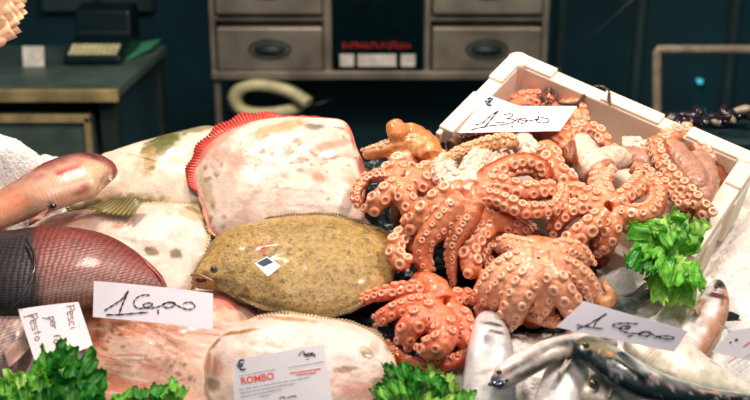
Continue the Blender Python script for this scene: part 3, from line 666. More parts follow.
fish_eye(o, at(594, 384, .112), .0075)
b = MB(); b.tube(crom([at(606, 374, .110), at(612, 384, .112), at(609, 398, .110)], 20), .002, 6); b.build('gill_cover', mat('gill edge pale', lin('#b08c78'), .3, coat=.4), o, True)
o, g = loft_fish('silver_fish', [(664, 322, 622, 346, .085), (684, 337, 642, 372, .09), (706, 353, 674, 387, .09), (730, 371, 714, 394, .085), (750, 386, 746, 398, .08), (775, 402, 774, 408, .07)], M['bass'],
    c_silver('#a8a090', '#f0e2cc', '#d8ccb4', -1, None, [(672, 362, 6, 12, 30, '#c8a878', .6), (715, 372, 24, 3, 38, '#e8d8c8', .6)], 17, -.25), .5, seed=17)
tag(o, 'cream silver fish whose tail points to the lower right corner beside the printed label', 'fish', SG2)
o, g = loft_fish('orange_flanked_fish', [(716, 279, 722, 281, .085), (707, 288, 727, 291, .09), (697, 301, 729, 307, .09), (688, 316, 724, 325, .085), (678, 332, 714, 344, .08), (668, 348, 702, 362, .06)], M['bass'],
    c_silver('#a8684c', '#f4e8e0', '#d49c7c', 1, None, [(721, 283, 9, 7, 10, '#3c2a30', 1), (714, 295, 16, 3, 14, '#7c2c2c', 1), (706, 291, 6, 4, 0, '#f4e4dc', .8), (702, 303, 5, 7, 30, '#c89068', .8), (708, 326, 8, 16, 28, '#c0764c', .6), (722, 300, 3, 10, 0, '#604840', .8)], 23, -.32), .6, seed=23)
tag(o, 'silver fish with a coppery flank and dark snout pointing up at the right', 'fish', SG2)
fish_eye(o, at(716, 287, .108), .0032)
f_ = fin_fan(o, (at(722, 312, .085), at(722, 318, .085), at(739, 321, .075), at(738, 316, .08)), '#242c2c', '#38403c', 'dorsal_fin')
fin_fan(o, (at(700, 299, .115), at(706, 303, .118), at(698, 314, .112), at(692, 309, .11)), '#c89474', '#e0b898', 'pectoral_fin')
o, g = loft_fish('grey_fish', [(590, 305, 596, 325, .05), (612, 296, 618, 318, .05), (636, 291, 640, 304, .05), (652, 287, 654, 294, .045), (657, 286, 658, 291, .04)], M['bass'],
    c_silver('#545c5c', '#c8c8c0', '#8c9490', -1, None, (), 29, .2), .55, seed=29)
tag(o, 'small grey fish whose dark tail shows above the third price card', 'fish', SG2)
fin_fan(o, (at(648, 288, .06), at(650, 297, .055), at(668, 300, .05), at(662, 281, .06)), '#4c5454', '#707870', 'tail_fin')
fin_fan(o, (at(622, 296, .07), at(636, 294, .065), at(654, 280, .08), at(650, 284, .08)), '#3c4444', '#586058', 'dorsal_fin')

# ------------------------------------------------------------------ octopuses
PAL = {
 'red':   ('#dc5028', '#ee7e56', '#f8a484'),
 'peach': ('#cc6638', '#f2a47c', '#f8c0a0'),
 'orange':('#b04a22', '#e88c5e', '#f6bc9a'),
 'brown': ('#8c4a2a', '#c87c54', '#f0bc98'),
 'amber': ('#c87c3c', '#e0a470', '#f0bc94'),
 'dark':  ('#4c2c1e', '#6a4430', '#7a5440'),
 'pale':  ('#b8846c', '#ecccb4', '#f8dcc4'),
}
def sucker_profile():
    return np.array([(1.0, -.55), (1.08, .10), (1.0, .38), (.84, .54), (.62, .56), (.44, .42), (.25, .33), (0.02, .32)])
SPR = sucker_profile()
def octopus(label, center, arms, pal, web=22, drop=.06, seed=0, voxel=.0024, mantle=None, soft=0, ss=1.0):
    """arms: (points[(x,y)..], h0, h1, arch, r0px, r1px, roll, suckers 0/1, palette override, size)"""
    dors, vent, rim = [lin(c_) for c_ in PAL[pal]]; rg = random.Random(seed)
    mb = MB(); samp = []; SV = []; SF = []; SCc = []
    cpos = at(center[0], center[1], center[2]); mp_ = mpp(cpos)
    for arm in arms:
        pts, h0, h1, arch, r0, r1, roll = arm[:7]; opt = arm[7] if len(arm) > 7 else {}
        n0 = len(pts); P = []
        for i, (x, y) in enumerate(pts):
            t = i / (n0 - 1); P.append(at(x, y, h0 + (h1 - h0) * t + arch * math.sin(PI * t)))
        P = np.array(P); Ln = np.linalg.norm(np.diff(P, axis=0), axis=1).sum(); n = max(12, int(Ln / .0035)); P = crom(P, n)
        t = np.linspace(0, 1, n); r = 1.28 * (r0 + (r1 - r0) * t ** opt.get('pw', 1.2)) * np.array([mpp(p) for p in P])
        T = unit(np.gradient(P, axis=0)); tc_ = unit(CAM - P); S0 = unit(BN * .5 + tc_)
        S = unit(S0 - T * (S0 * T).sum(1)[:, None]); Lt = np.cross(T, S); a = math.radians(roll)
        S, Lt = S * math.cos(a) + Lt * math.sin(a), Lt * math.cos(a) - S * math.sin(a)
        m = 14; V = []
        ends = np.ones(n); ke = max(2, int(r[-1] / .0035) + 1)
        for q in range(ke): ends[n - 1 - q] = math.sqrt(max(.05, 1 - (1 - (q + .3) / ke) ** 2))
        for i in range(n):
            for k in range(m):
                p_ = 2 * PI * k / m; cx_, sx_ = math.cos(p_), math.sin(p_)
                V.append(P[i] + r[i] * ends[i] * (Lt[i] * cx_ * 1.0 + S[i] * sx_ * (.80 if sx_ > 0 else .95)))
        mb.add(V, grid_faces(n, m, True) + [tuple(range(m))[::-1], tuple((n - 1) * m + k for k in range(m))])
        pal2 = opt.get('pal'); d2, v2, rm2 = [lin(c_) for c_ in PAL[pal2]] if pal2 else (dors, vent, rim)
        for i in range(n): samp.append((P[i], S[i], r[i], d2, v2))
        if opt.get('suck', 1):
            sz = opt.get('size', .37) * 1.32 * ss; d = r[0] * opt.get('start', .9); s_arc = np.r_[0, np.cumsum(np.linalg.norm(np.diff(P, axis=0), axis=1))]; side = 1
            while d < s_arc[-1] - r[-1] * .3:
                i = min(n - 1, int(np.searchsorted(s_arc, d))); grow = min(1, .6 + .4 * d / (s_arc[-1] * .3 + 1e-6))
                rs = r[i] * sz * rg.uniform(.82, 1.12) * (grow if opt.get('grow', 1) else 1); ang = math.radians(opt.get('ang', 31) + rg.uniform(-5, 5)) * side
                nr = unit(S[i] * math.cos(ang) + Lt[i] * math.sin(ang) + T[i] * rg.uniform(-.12, .12)); pc = P[i] + Lt[i] * r[i] * math.sin(ang) * 1.0 + S[i] * r[i] * .80 * math.cos(ang) - nr * rs * .12
                u = unit(np.cross(nr, T[i])); v = np.cross(nr, u); el = rg.uniform(.86, 1.0); base = len(SV); K = 12
                tone = rg.uniform(.9, 1.06)
                for (pr, pz) in SPR:
                    for k in range(K):
                        th = 2 * PI * k / K; SV.append(pc + (u * math.cos(th) * el + v * math.sin(th)) * pr * rs + nr * pz * rs)
                    c_ = {1.0: v2, 1.08: (v2 + rm2) / 2, .84: rm2, .62: rm2, .44: v2 * .92, .25: v2 * .78 , .02: v2 * .74}.get(pr, rm2)
                    SCc += [np.clip(c_ * tone, 0, 1)] * K
                SF += [tuple(base + i_ for i_ in f) for f in grid_faces(len(SPR), K, True)]
                d += rs * opt.get('gap', 1.02) * (1.0); side *= -1
    # web joining the arms, and the head hanging down underneath it
    e1, e2 = RT, BE
    Mx = np.stack([e1, e2, BN], 1); rw = web * mp_
    mb.ball(cpos - BN * rw * (.25 - soft), (rw, rw, rw * .5), 12, 22, Mx)
    if mantle is None: mb.ball(cpos - BN * (rw * .5 + drop * .5), (rw * .8, rw * .8, drop * .62), 12, 20, Mx)
    me = bpy.data.meshes.new('raw'); me.from_pydata([tuple(map(float, v)) for v in mb.V], [], mb.F); me.update()
    ob = bpy.data.objects.new('raw', me); COL.objects.link(ob)
    md = ob.modifiers.new('r', 'REMESH'); md.mode = 'VOXEL'; md.voxel_size = voxel; md.adaptivity = 0
    md = ob.modifiers.new('s', 'SMOOTH'); md.factor = .5; md.iterations = 4
    bpy.context.view_layer.update(); ev = ob.evaluated_get(bpy.context.evaluated_depsgraph_get())
    nm = bpy.data.meshes.new_from_object(ev); bpy.data.objects.remove(ob); nm.name = 'octopus'
    nv = len(nm.vertices); co = np.zeros(nv * 3, np.float32); nm.vertices.foreach_get('co', co); co = co.reshape(-1, 3).astype(float)
    nrm = np.zeros(nv * 3, np.float32); nm.vertices.foreach_get('normal', nrm); nrm = nrm.reshape(-1, 3)
    co = co + nrm * ((vnoise(co, 120, seed + 7, 3) - .5) * .0045)[:, None]; nm.vertices.foreach_set('co', co.astype(np.float32).ravel()); nm.update()
    kd = KDTree(len(samp))
    for i, s_ in enumerate(samp): kd.insert(Vector(s_[0]), i)
    kd.balance(); C = np.zeros((nv, 3)); nz = vnoise(co, 70, seed, 3); nz2 = vnoise(co, 180, seed + 3, 2)
    SP = np.array([s_[0] for s_ in samp]); SS = np.array([s_[1] for s_ in samp]); SR = np.array([s_[2] for s_ in samp]); SD = np.array([s_[3] for s_ in samp]); SVn = np.array([s_[4] for s_ in samp])
    idx = np.array([kd.find(Vector(c_))[1] for c_ in co]); rel = co - SP[idx]; q = (unit(rel) * SS[idx]).sum(1)
    far = np.linalg.norm(rel, axis=1) / SR[idx]; q = np.where(far > 1.6, -.2, q)
    k = sstep(-.15, .62, q + (nz - .5) * .9); C = SD[idx] * (1 - k[:, None]) + SVn[idx] * k[:, None]
    C *= (.86 + .3 * nz2)[:, None]; dk = sstep(.62, .8, nz) * .25; C = C * (1 - dk[:, None]) + lin('#b84c2c') * dk[:, None]
    nm.polygons.foreach_set('use_smooth', [True] * len(nm.polygons)); nm.materials.clear(); setcol(nm, C)
    o = link('octopus', nm, None, M['octo']); tag(o, label, 'octopus', 'octopuses heaped in and before the box'); SHOW.append(o)
    if SV:
        s_ = mk('suckers', SV, SF, M['sucker'], o, True, np.array(SCc)); s_['kind'] = 'stuff'
    return o

# A: small red octopus at the bottom
octopus('small bright red octopus in front of the olive turbot tail, lowest of the heap', (440, 306, .062), [
 ([(438, 300), (425, 291), (410, 290), (389, 293), (370, 297), (357, 303), (344, 311)], .07, .05, .02, 9, 3.5, 25, dict(size=.42)),
 ([(440, 306), (420, 303), (400, 308), (384, 316), (377, 321)], .075, .06, .02, 9, 6, -10, dict(size=.33)),
 ([(438, 312), (422, 318), (409, 329), (404, 343)], .085, .06, .02, 13, 9, 0, dict(size=.33)),
 ([(438, 318), (444, 330), (442, 342), (432, 348), (422, 348)], .085, .07, .02, 14, 8, 10, dict(size=.36)),
 ([(446, 312), (462, 318), (467, 334), (460, 348)], .08, .06, .01, 10, 7, 0, dict(size=.36)),
 ([(462, 340), (468, 352), (455, 361), (430, 365), (408, 361), (396, 353), (388, 344)], .055, .045, .0, 7, 3.5, 60, dict(size=.38)),
 ([(440, 302), (436, 290), (424, 282), (414, 279)], .08, .07, .01, 12, 8, 0, dict(suck=0)),
 ([(446, 304), (460, 298), (472, 298), (482, 303)], .075, .06, .0, 9, 6, 0, dict(size=.4)),
 ], 'red', web=19, drop=.03, seed=1, soft=.15, ss=.92)
# B: splayed octopus with its mouth showing
B = octopus('peach octopus splayed open like a star in front, small dark mouth showing', (539, 262, .125), [
 ([(538, 259), (522, 249), (506, 245), (496, 252)], .14, .11, .0, 12, 8, 0, dict(size=.25)),
 ([(534, 260), (512, 264), (494, 276), (483, 292), (478, 302)], .145, .08, .01, 12, 7, 0, dict(size=.32)),
 ([(534, 264), (514, 277), (498, 292), (490, 306)], .145, .08, .012, 12, 8, 0, dict(size=.30)),
 ([(537, 266), (527, 282), (518, 298), (512, 312), (508, 322)], .145, .07, .012, 14, 10, 0, dict(size=.32)),
 ([(541, 268), (542, 284), (542, 300), (536, 314)], .135, .08, .008, 13, 9, 0, dict(size=.30)),
 ([(543, 266), (556, 283), (568, 300), (576, 316)], .145, .08, .012, 12, 10, 0, dict(size=.36)),
 ([(546, 262), (566, 268), (584, 280), (594, 296)], .145, .08, .012, 11, 9, 10, dict(size=.33)),
 ([(544, 258), (562, 250), (578, 253), (588, 266)], .14, .09, .01, 11, 8, 0, dict(size=.28)),
 ([(596, 300), (603, 303), (611, 300), (610, 292), (605, 285), (605, 279)], .06, .075, .0, 7, 2, 20, dict(suck=0, pal='amber')),
 ([(520, 300), (532, 312), (548, 320), (560, 322)], .08, .06, .0, 9, 5, 0, dict(size=.36)),
 ([(500, 300), (488, 306), (482, 312), (492, 318)], .08, .06, .0, 9, 6, 0, dict(size=.36)),
 ], 'peach', web=31, drop=.10, seed=2, soft=.38, ss=.82)
b = MB(); b.ball(at(538.5, 258, .1655), (.0028, .0028, .002)); o = b.build('beak', M['eye'], B, True); o['label'] = 'dark beak in the mouth'
# C: large octopus in the centre of the heap
octopus('large pinkish octopus in the middle of the heap with two arms hanging straight down', (472, 197, .15), [
 ([(476, 195), (490, 196), (504, 201), (520, 208), (540, 210), (554, 207), (561, 198), (562, 189)], .165, .14, .01, 8, 5.5, 15, dict(size=.40)),
 ([(478, 190), (492, 185), (508, 187), (525, 192), (545, 190), (556, 190)], .17, .145, .01, 9, 7, 0, dict(size=.40)),
 ([(478, 186), (494, 174), (510, 166), (526, 163), (540, 168), (547, 182)], .165, .14, .02, 10, 8, 55, dict(size=.38)),
 ([(473, 187), (470, 175), (476, 162), (484, 152)], .165, .14, .01, 11, 8, 0, dict(size=.28, pal='pale')),
 ([(476, 186), (484, 176), (492, 166), (500, 156)], .155, .125, .0, 10, 9, 0, dict(size=.3, pal='pale')),
 ([(466, 190), (453, 183), (443, 174), (447, 162)], .165, .13, .01, 12, 9, 0, dict(size=.26, pal='pale')),
 ([(464, 195), (446, 198), (432, 208), (420, 220), (411, 226)], .17, .12, .01, 13, 9, 0, dict(size=.36)),
 ([(464, 200), (450, 214), (436, 228), (425, 243), (423, 258), (429, 275)], .175, .08, .01, 12, 7, -20, dict(size=.2, gap=1.3)),
 ([(472, 202), (468, 218), (458, 234), (452, 250), (452, 268), (454, 288)], .175, .07, .01, 11, 2.5, 35, dict(size=.28)),
 ([(430, 224), (416, 228), (403, 236), (395, 249), (398, 260), (411, 265)], .115, .10, .0, 9, 7, 0, dict(size=.46)),
 ([(470, 203), (480, 214), (492, 220), (500, 222)], .15, .12, .0, 11, 8, 0, dict(size=.3)),
  ([(455, 205), (440, 214), (428, 222), (416, 238), (412, 252)], .12, .09, .0, 9, 7, 0, dict(size=.38, grow=0)),
 ([(478, 206), (484, 216), (478, 230), (466, 240), (462, 256)], .11, .06, .0, 8, 5, 0, dict(size=.38, grow=0)),
 ], 'orange', web=26, drop=.13, seed=3, soft=.35)
# D: right star
octopus('orange octopus opened like a star beside the lettuce, arms packed with suckers', (609, 211, .135), [
 ([(604, 208), (586, 206), (568, 212), (557, 222), (551, 233)], .15, .11, .012, 8, 7, 10, dict(size=.40)),
 ([(606, 213), (594, 223), (580, 234), (567, 245), (553, 254)], .15, .09, .012, 9, 9, 0, dict(size=.42)),
 ([(610, 214), (613, 227), (608, 240), (598, 250)], .15, .09, .01, 8, 8, 0, dict(size=.38)),
 ([(613, 213), (625, 222), (634, 232)], .15, .10, .01, 7, 7, 0, dict(size=.38)),
 ([(614, 210), (630, 214), (646, 213), (656, 204), (656, 190), (647, 180)], .15, .12, .012, 8, 8, -25, dict(size=.38)),
 ([(612, 207), (622, 198), (635, 189), (642, 181)], .155, .14, .012, 8, 9, 0, dict(size=.36)),
 ([(609, 205), (604, 194), (600, 182), (604, 172)], .15, .13, .01, 9, 10, 0, dict(size=.3, pal='peach')),
 ([(605, 206), (592, 199), (578, 194), (566, 194)], .15, .12, .01, 9, 8, 0, dict(size=.36)),
 ], 'orange', web=17, drop=.10, seed=4)
# E: brownish octopus at the back left
octopus('brownish octopus arching over the left wall of the box', (412, 146, .135), [
 ([(425, 150), (412, 143), (395, 146), (378, 151), (365, 154)], .15, .11, .01, 9, 6, 60, dict(size=.25)),
 ([(432, 158), (430, 146), (420, 137), (408, 132), (398, 135), (394, 127), (404, 125)], .14, .17, .0, 9, 6, 180, dict(suck=0)),
 ([(424, 152), (412, 149), (398, 154), (390, 160)], .15, .12, .0, 6, 4, 0, dict(size=.5)),
 ([(440, 168), (448, 158), (462, 150), (480, 145), (496, 142), (508, 140), (513, 148)], .15, .15, .01, 4, 7, 10, dict(size=.42)),
 ([(452, 148), (466, 139), (486, 136), (512, 138), (530, 142)], .125, .12, .0, 7, 6, 30, dict(size=.36, pal='dark', grow=0)),
 ([(428, 156), (440, 160), (436, 170), (425, 172)], .14, .12, .0, 9, 7, 0, dict(size=.36)),
 ([(412, 158), (402, 164), (392, 170), (384, 176)], .13, .11, .0, 10, 8, 0, dict(size=.40, pal='peach')),
 ], 'amber', web=15, drop=.08, seed=5)
# I: octopus with a big looped arm at the left
octopus('octopus whose arm loops out over the pink flounder at the left of the heap', (402, 182, .125), [
 ([(398, 181), (386, 177), (371, 177), (360, 186), (356, 197), (361, 206)], .135, .10, .0, 6, 4, 35, dict(size=.42)),
 ([(400, 183), (388, 192), (378, 202), (369, 213)], .14, .11, .012, 9, 8, 0, dict(size=.40)),
 ([(404, 184), (405, 196), (411, 208), (414, 222)], .14, .11, .01, 10, 9, 0, dict(size=.30)),
 ([(406, 180), (418, 180), (428, 188), (432, 199)], .14, .12, .01, 10, 8, 0, dict(size=.34)),
 ([(402, 179), (398, 170), (408, 163), (420, 166)], .13, .12, .0, 9, 8, 0, dict(size=.38)),
 ([(408, 180), (422, 174), (434, 168), (446, 166)], .135, .12, .0, 9, 7, 0, dict(size=.34)),
 ], 'orange', web=14, drop=.08, seed=6)
# H: octopus half hidden between the front star and the large one
octopus('octopus half hidden below the large one, two suckered arms curling forward', (492, 224, .115), [
 ([(486, 222), (500, 222), (513, 226), (522, 233), (528, 243)], .13, .10, .01, 9, 7, 20, dict(size=.36, start=2)),
 ([(490, 226), (477, 238), (470, 252), (472, 268), (475, 276)], .125, .09, .01, 9, 9, 0, dict(size=.40)),
 ([(496, 232), (488, 244), (485, 256), (491, 266)], .11, .09, .0, 6, 5, 0, dict(size=.5)),
 ([(505, 228), (515, 238), (505, 247), (495, 243)], .10, .09, .0, 5, 3, 0, dict(size=.4, pal='brown')),
 ([(520, 222), (532, 228), (536, 240), (530, 248)], .10, .09, .0, 5, 3, 0, dict(size=.4, pal='brown')),
 ], 'orange', web=14, drop=.08, seed=7)
# G: pale octopus at the back under the price card
octopus('pale octopus at the back of the box, partly under the 13,00 price card', (592, 168, .105), [
 ([(600, 172), (588, 160), (580, 148), (570, 140)], .135, .12, .0, 14, 11, 0, dict(suck=0, pal='pale')),
 ([(590, 172), (606, 160), (618, 158), (630, 164)], .13, .11, .0, 13, 9, 0, dict(suck=0, pal='pale')),
 ([(560, 142), (570, 134), (582, 130), (594, 131), (603, 138), (605, 147)], .135, .12, .0, 7, 5.5, 0, dict(size=.5, grow=0)),
 ([(604, 148), (614, 150), (622, 155), (629, 162)], .12, .11, .0, 4.5, 3.5, 0, dict(size=.5, pal='brown')),
 ([(545, 148), (550, 161), (556, 173), (566, 181), (576, 186)], .14, .125, .01, 10, 8, -15, dict(size=.42, grow=0)),
 ([(552, 138), (562, 144), (570, 154), (574, 166)], .13, .12, .0, 8, 8, 180, dict(suck=0, pal='brown')),
 ([(520, 138), (524, 146), (530, 156), (540, 160)], .14, .13, .0, 10, 8, 0, dict(size=.42, grow=0, pal='pale')),
 ([(514, 112), (520, 102), (532, 99), (546, 103), (560, 108)], .10, .10, .0, 8, 8, 0, dict(size=.3, pal='red')),
 ([(568, 104), (578, 110), (581, 121), (574, 131)], .11, .12, .0, 7, 6, 0, dict(size=.4, pal='orange')),
 ([(560, 108), (575, 118), (570, 134), (560, 142), (545, 140), (530, 134), (520, 136)], .095, .12, .0, 9, 9, 180, dict(suck=0, pal='brown')),
 ([(548, 104), (545, 96), (548, 89), (554, 93), (558, 101), (566, 104), (577, 103), (585, 95), (590, 88), (600, 86.5), (608, 90), (609, 98), (610, 107)], .115, .15, .0, 2.0, 1.1, 180, dict(suck=0, pal='dark')),
 ], 'orange', web=17, drop=.08, seed=8, voxel=.0021)
# F: octopus at the right end of the box
octopus('octopus at the right end of the box with a bare pink head between its arms', (690, 180, .105), [
 ([(662, 150), (672, 137), (686, 134), (696, 142), (703, 153), (706, 165)], .12, .105, .0, 9, 8, -50, dict(size=.36, grow=0, pal='peach')),
 ([(655, 141), (658, 152), (665, 166), (677, 179), (690, 192), (702, 206), (712, 216)], .13, .12, .012, 7, 7, 20, dict(size=.42, grow=0, pal='brown')),
 ([(632, 166), (648, 174), (664, 186), (676, 197), (686, 209)], .135, .12, .0, 6, 6, 0, dict(size=.42, grow=0, pal='brown')),
 ([(696, 158), (704, 168), (708, 182), (704, 196), (698, 204)], .11, .115, .0, 10, 7, 180, dict(suck=0, pal='pale')),
 ([(672, 150), (679, 158), (687, 168), (694, 178), (697, 192)], .115, .12, .0, 10, 11, 180, dict(suck=0, pal='pale')),
 ([(700, 146), (716, 156), (718, 168), (716, 184)], .08, .09, .0, 7, 4, 180, dict(suck=0, pal='brown')),
 ([(622, 146), (634, 146), (646, 152), (656, 160)], .10, .11, .0, 8, 8, 0, dict(size=.36, pal='pale')),
 ([(622, 158), (636, 158), (650, 166), (664, 172)], .11, .11, .0, 9, 9, 180, dict(suck=0, pal='pale')),
 ([(722, 166), (725, 176), (721, 186), (714, 196)], .075, .08, .0, 4, 3, 180, dict(suck=0, pal='brown')),
 ], 'orange', web=16, drop=.09, seed=9)

# ------------------------------------------------------------------ dark shells behind the box, paper bundle
rg = random.Random(5)
crx = bp(LX - .10, -.09, -.05)
V0 = atY(700, 135, B_[1] + .10); 
b = MB(); p0 = atY(640, 128, A_[1] + .06); p1 = atY(800, 142, A_[1] + .06); zt = min(p0[2], p1[2])
yb0 = max(A_[1], B_[1]) + .05
pA = atY(655, 130, yb0); pB = atY(830, 130, yb0)
b.box((pA[0], yb0, 0), (pB[0], yb0 + .25, pA[2] - .02)); tag(b.build('shell_crate', M['counter'], None, bevel=.01), 'dark crate of shellfish standing behind the polystyrene box', 'crate')
for k in range(26):
    px = 664 + rg.random() * 84 if k > 3 else 738 + k * 4; x, y, z = atY(px, 130, yb0 + .015 + rg.random() * .10); z = pA[2] - .014 + (rg.random() * .03 + max(0, (px - 715)) * .0006) * 1
    L_ = rg.uniform(.017, .026); a1, a2 = rg.uniform(0, PI), rg.uniform(-.6, .6)
    ca, sa = math.cos(a1), math.sin(a1); Mx = np.array([[ca, -sa, 0], [sa, ca, 0], [0, 0, 1]]) @ np.array([[math.cos(a2), 0, math.sin(a2)], [0, 1, 0], [-math.sin(a2), 0, math.cos(a2)]])
    V = []
    for i in range(9):
        t = i / 8; wv = math.sin(PI * t ** .7) ** .7
        for j in range(12):
            ph = 2 * PI * j / 12; V.append(np.array([x, y, z]) + Mx @ np.array([L_ * (t * 2 - 1), L_ * .5 * wv * math.cos(ph), L_ * .38 * wv * math.sin(ph)]))
    b = MB(); b.add(V, grid_faces(9, 12, True)); tag(b.build('mussel', M['mussel'] if k % 4 else M['rail'], None, True), 'small dark shell in the crate behind the right corner of the box', 'shell', 'shells heaped behind the box')

def sheet_wad():
    root = empty('paper_wad', CAM + ray(4, 30) * 1.9, 'fanned wad of beige wrapping paper held in the upper left corner', 'paper')
    r_ = random.Random(2)
    for k in range(9):
        t = k / 8; dist = 1.84 + .012 * k
        base = CAM + ray(-24 + 14 * t, 46 - 20 * t) * dist; tip = CAM + ray(10 + 9 * math.sin(t * 3), 26 - 44 * t) * dist
        d = unit(tip - base); wv = unit(np.cross(d, FW)) * .035; V = []
        for i in range(12):
            s_ = i / 11
            for j in range(7):
                q = j / 6 - .5; V.append(base + (tip - base) * s_ + wv * q * (.6 + .6 * s_) + FW * (.006 * math.sin(q * 9 + k) + .01 * s_ * math.sin(k * 2.1)))
        o = mk('sheet', V, grid_faces(12, 7), M['beige'], None, True); m_ = o.modifiers.new('s', 'SOLIDIFY'); m_.thickness = .002; child(o, root)
    return root
sheet_wad()
# finger holding it
b = MB(); P = crom([CAM + ray(-26, 50) * 1.83, CAM + ray(-12, 46) * 1.82, CAM + ray(-2, 43) * 1.82, CAM + ray(6, 40) * 1.83], 30)
rr = .0105 * np.sqrt(np.clip(1 - np.linspace(-.2, .99, 30).clip(0) ** 4, 0.02, 1)); b.tube(P, rr, 14)
rt2 = MB()
for k, (ex, ey) in enumerate(((0, 34), (-4, 26), (-8, 18), (-10, 62))):
    Pk = crom([CAM + ray(-60, 58 - k * 4) * 1.90, CAM + ray(-34, ey + 8) * 1.90, CAM + ray(-18 + ex, ey + 4) * 1.89, CAM + ray(-12 + ex, ey) * 1.88], 24)
    b.tube(Pk, .0095 * np.sqrt(np.clip(1 - np.linspace(-.2, .99, 24).clip(0) ** 4, .02, 1)), 12)
b.ball(CAM + ray(-62, 50) * 1.88, (.042, .022, .045)); b.tube([CAM + ray(-62, 50) * 1.88, CAM + ray(-140, 90) * 1.9, CAM + ray(-300, 190) * 1.9, CAM + ray(-620, 420) * 1.8, CAM + ray(-1000, 430) * 1.7], [.03, .028, .036, .046, .055], 16)
tag(b.build('person', M['skinp'], None, True), 'fingertip of a hand holding the wad of paper at the upper left edge', 'person')

# ------------------------------------------------------------------ price cards and labels
def card(name, quad, m, label, bend=0.0, dip=None, th=.0011, cat='price card', group=None, nu=24, nv=10):
    """quad: TL, TR, BR, BL as (x,y,h)"""
    TL, TR, BR, BL = [at(*q) for q in quad]; V = []
    N = unit(np.cross(BL - TL, TR - TL)); N = N if N @ (CAM - TL) > 0 else -N
    for i in range(nu):
        s_ = i / (nu - 1)
        for j in range(nv):
            t = j / (nv - 1); P = (TL * (1 - s_) + TR * s_) * (1 - t) + (BL * (1 - s_) + BR * s_) * t
            P = P + N * bend * math.sin(PI * s_)
            if dip: P = P + dip[0] * (dip[2](s_) * (1 - t) ** 1.0) 
            V.append(P)
    F = grid_faces(nu, nv); me_ = mk(name, V, F, m, None, False)
    bv = BVHTree.FromPolygons([Vector(v) for v in V], F)
    md = me_.modifiers.new('s', 'SOLIDIFY'); md.thickness = th; md.offset = 0
    tag(me_, label, cat, group)
    cc = np.mean([TL, TR, BR, BL], 0)
    def on(x, y, off=.0013):
        d = unit(ray(x, y)); hit, nr, i_, ds = bv.ray_cast(Vector(CAM), Vector(d))
        if hit is None:
            k = (N @ (cc - CAM)) / (N @ d); return CAM + d * k + N * off, N
        nr = np.array(nr); nr = nr if nr @ d < 0 else -nr; return np.array(hit) + nr * off, nr
    return me_, on, (TL, TR, BR, BL, N)
def strokes(cardo, on, lines, w, m, name='handwriting', label=None):
    mb = MB()
    for ln in lines:
        ww = w
        if isinstance(ln, tuple): ww, ln = ln
        P2 = crom(np.array([(a, b_, 0) for a, b_ in ln], float), max(6, len(ln) * 7)); V = []; n = len(P2)
        Q = [on(p[0], p[1]) for p in P2]; P = np.array([q[0] for q in Q]); T = unit(np.gradient(P, axis=0))
        for i in range(n):
            s_ = unit(np.cross(T[i], Q[i][1])); w_ = ww * mpp(P[i]) * .5 * (.8 + .35 * math.sin(i * .9)) * (.6 if i in (0, n - 1) else 1)
            for k, z in ((-1, 0), (1, 0), (1, .0003), (-1, .0003)): V.append(P[i] + s_ * w_ * k + Q[i][1] * z)
        mb.add(V, grid_faces(n, 4, True))
    o = mb.build(name, m, cardo)
    if label: o['label'] = label
    return o
def print_text(cardo, on, body, x, y, hpx, ang, m, wscale=1.0, bold=0.0, name='printed_text', label=None):
    V, F = text_mesh(body, 1.0, bold, 0)
    if not len(V): return
    a = math.radians(ang); P = []
    for v in V:
        u, q = v[0] * hpx * wscale, -v[1] * hpx
        P.append(on(x + u * math.cos(a) - q * math.sin(a), y + u * math.sin(a) + q * math.cos(a))[0])
    o = mk(name, P, F, m, cardo, False)
    if label: o['label'] = label
    return o
def dashes(x0, y0, x1, y1, seed, fill=.75):
    r_ = random.Random(seed); L = []; t = 0
    while t < 1:
        l = r_.uniform(.03, .10); e = min(1, t + l)
        L.append([(x0 + (x1 - x0) * t, y0 + (y1 - y0) * t), (x0 + (x1 - x0) * e, y0 + (y1 - y0) * e)]); t = e + r_.uniform(.008, .02)
    return L
z2 = lambda X, Y: (85 + X * 135 / 750, 270 + Y * 70 / 389)
c1, on1, q1 = card('price_card', [(94, 281, .135), (213, 293.5, .135), (213, 330, .108), (93, 317, .108)], M['paper'], 'white card hand-lettered 1 6,00 propped between the red bream and the rosy flatfish', .006)
strokes(c1, on1, [(1.5, [z2(110, 226), z2(160, 195), z2(205, 165), z2(225, 140), z2(243, 115)]), (1.8, [z2(243, 115), z2(222, 165), z2(205, 205), z2(192, 243)]), (1.4, [z2(118, 250), z2(200, 248), z2(280, 241), z2(352, 235)]),
    (1.3, [z2(362, 142), z2(330, 138), z2(290, 155), z2(272, 185), z2(290, 210), z2(330, 212), z2(365, 200), z2(378, 188), z2(350, 184), z2(325, 196), z2(345, 210), z2(400, 207), z2(440, 190), z2(475, 178), z2(500, 184), z2(495, 200), z2(460, 210), z2(435, 200), z2(440, 186), z2(480, 182), z2(530, 205), z2(575, 220), z2(605, 212), z2(610, 195), z2(590, 180), z2(560, 182), z2(542, 192)]),
    (1.8, [z2(408, 222), z2(408, 246)])], 1.9, M['ink'])
z3 = lambda X, Y: (450 + X * 140 / 750, 85 + Y * 55 / 295)
def dipf(s_): return max(0, 1 - abs(s_ - .36) / .36) if s_ < .36 else max(0, 1 - (s_ - .36) / .64)
TLp, TRp = at(487, 94, .17), at(577, 106.5, .16)
mid = TLp + (TRp - TLp) * .36; tgt = CAM + ray(519, 106) * float((mid - CAM) @ FW)
c2, on2, q2 = card('price_card', [(487, 94.5, .17), (577, 106.5, .16), (560, 131, .155), (458, 133, .165)], M['paper'], 'white card hand-lettered 13,00 with a small teal euro sign in the polystyrene box', 0, (tgt - mid, 0, dipf), cat='price card')
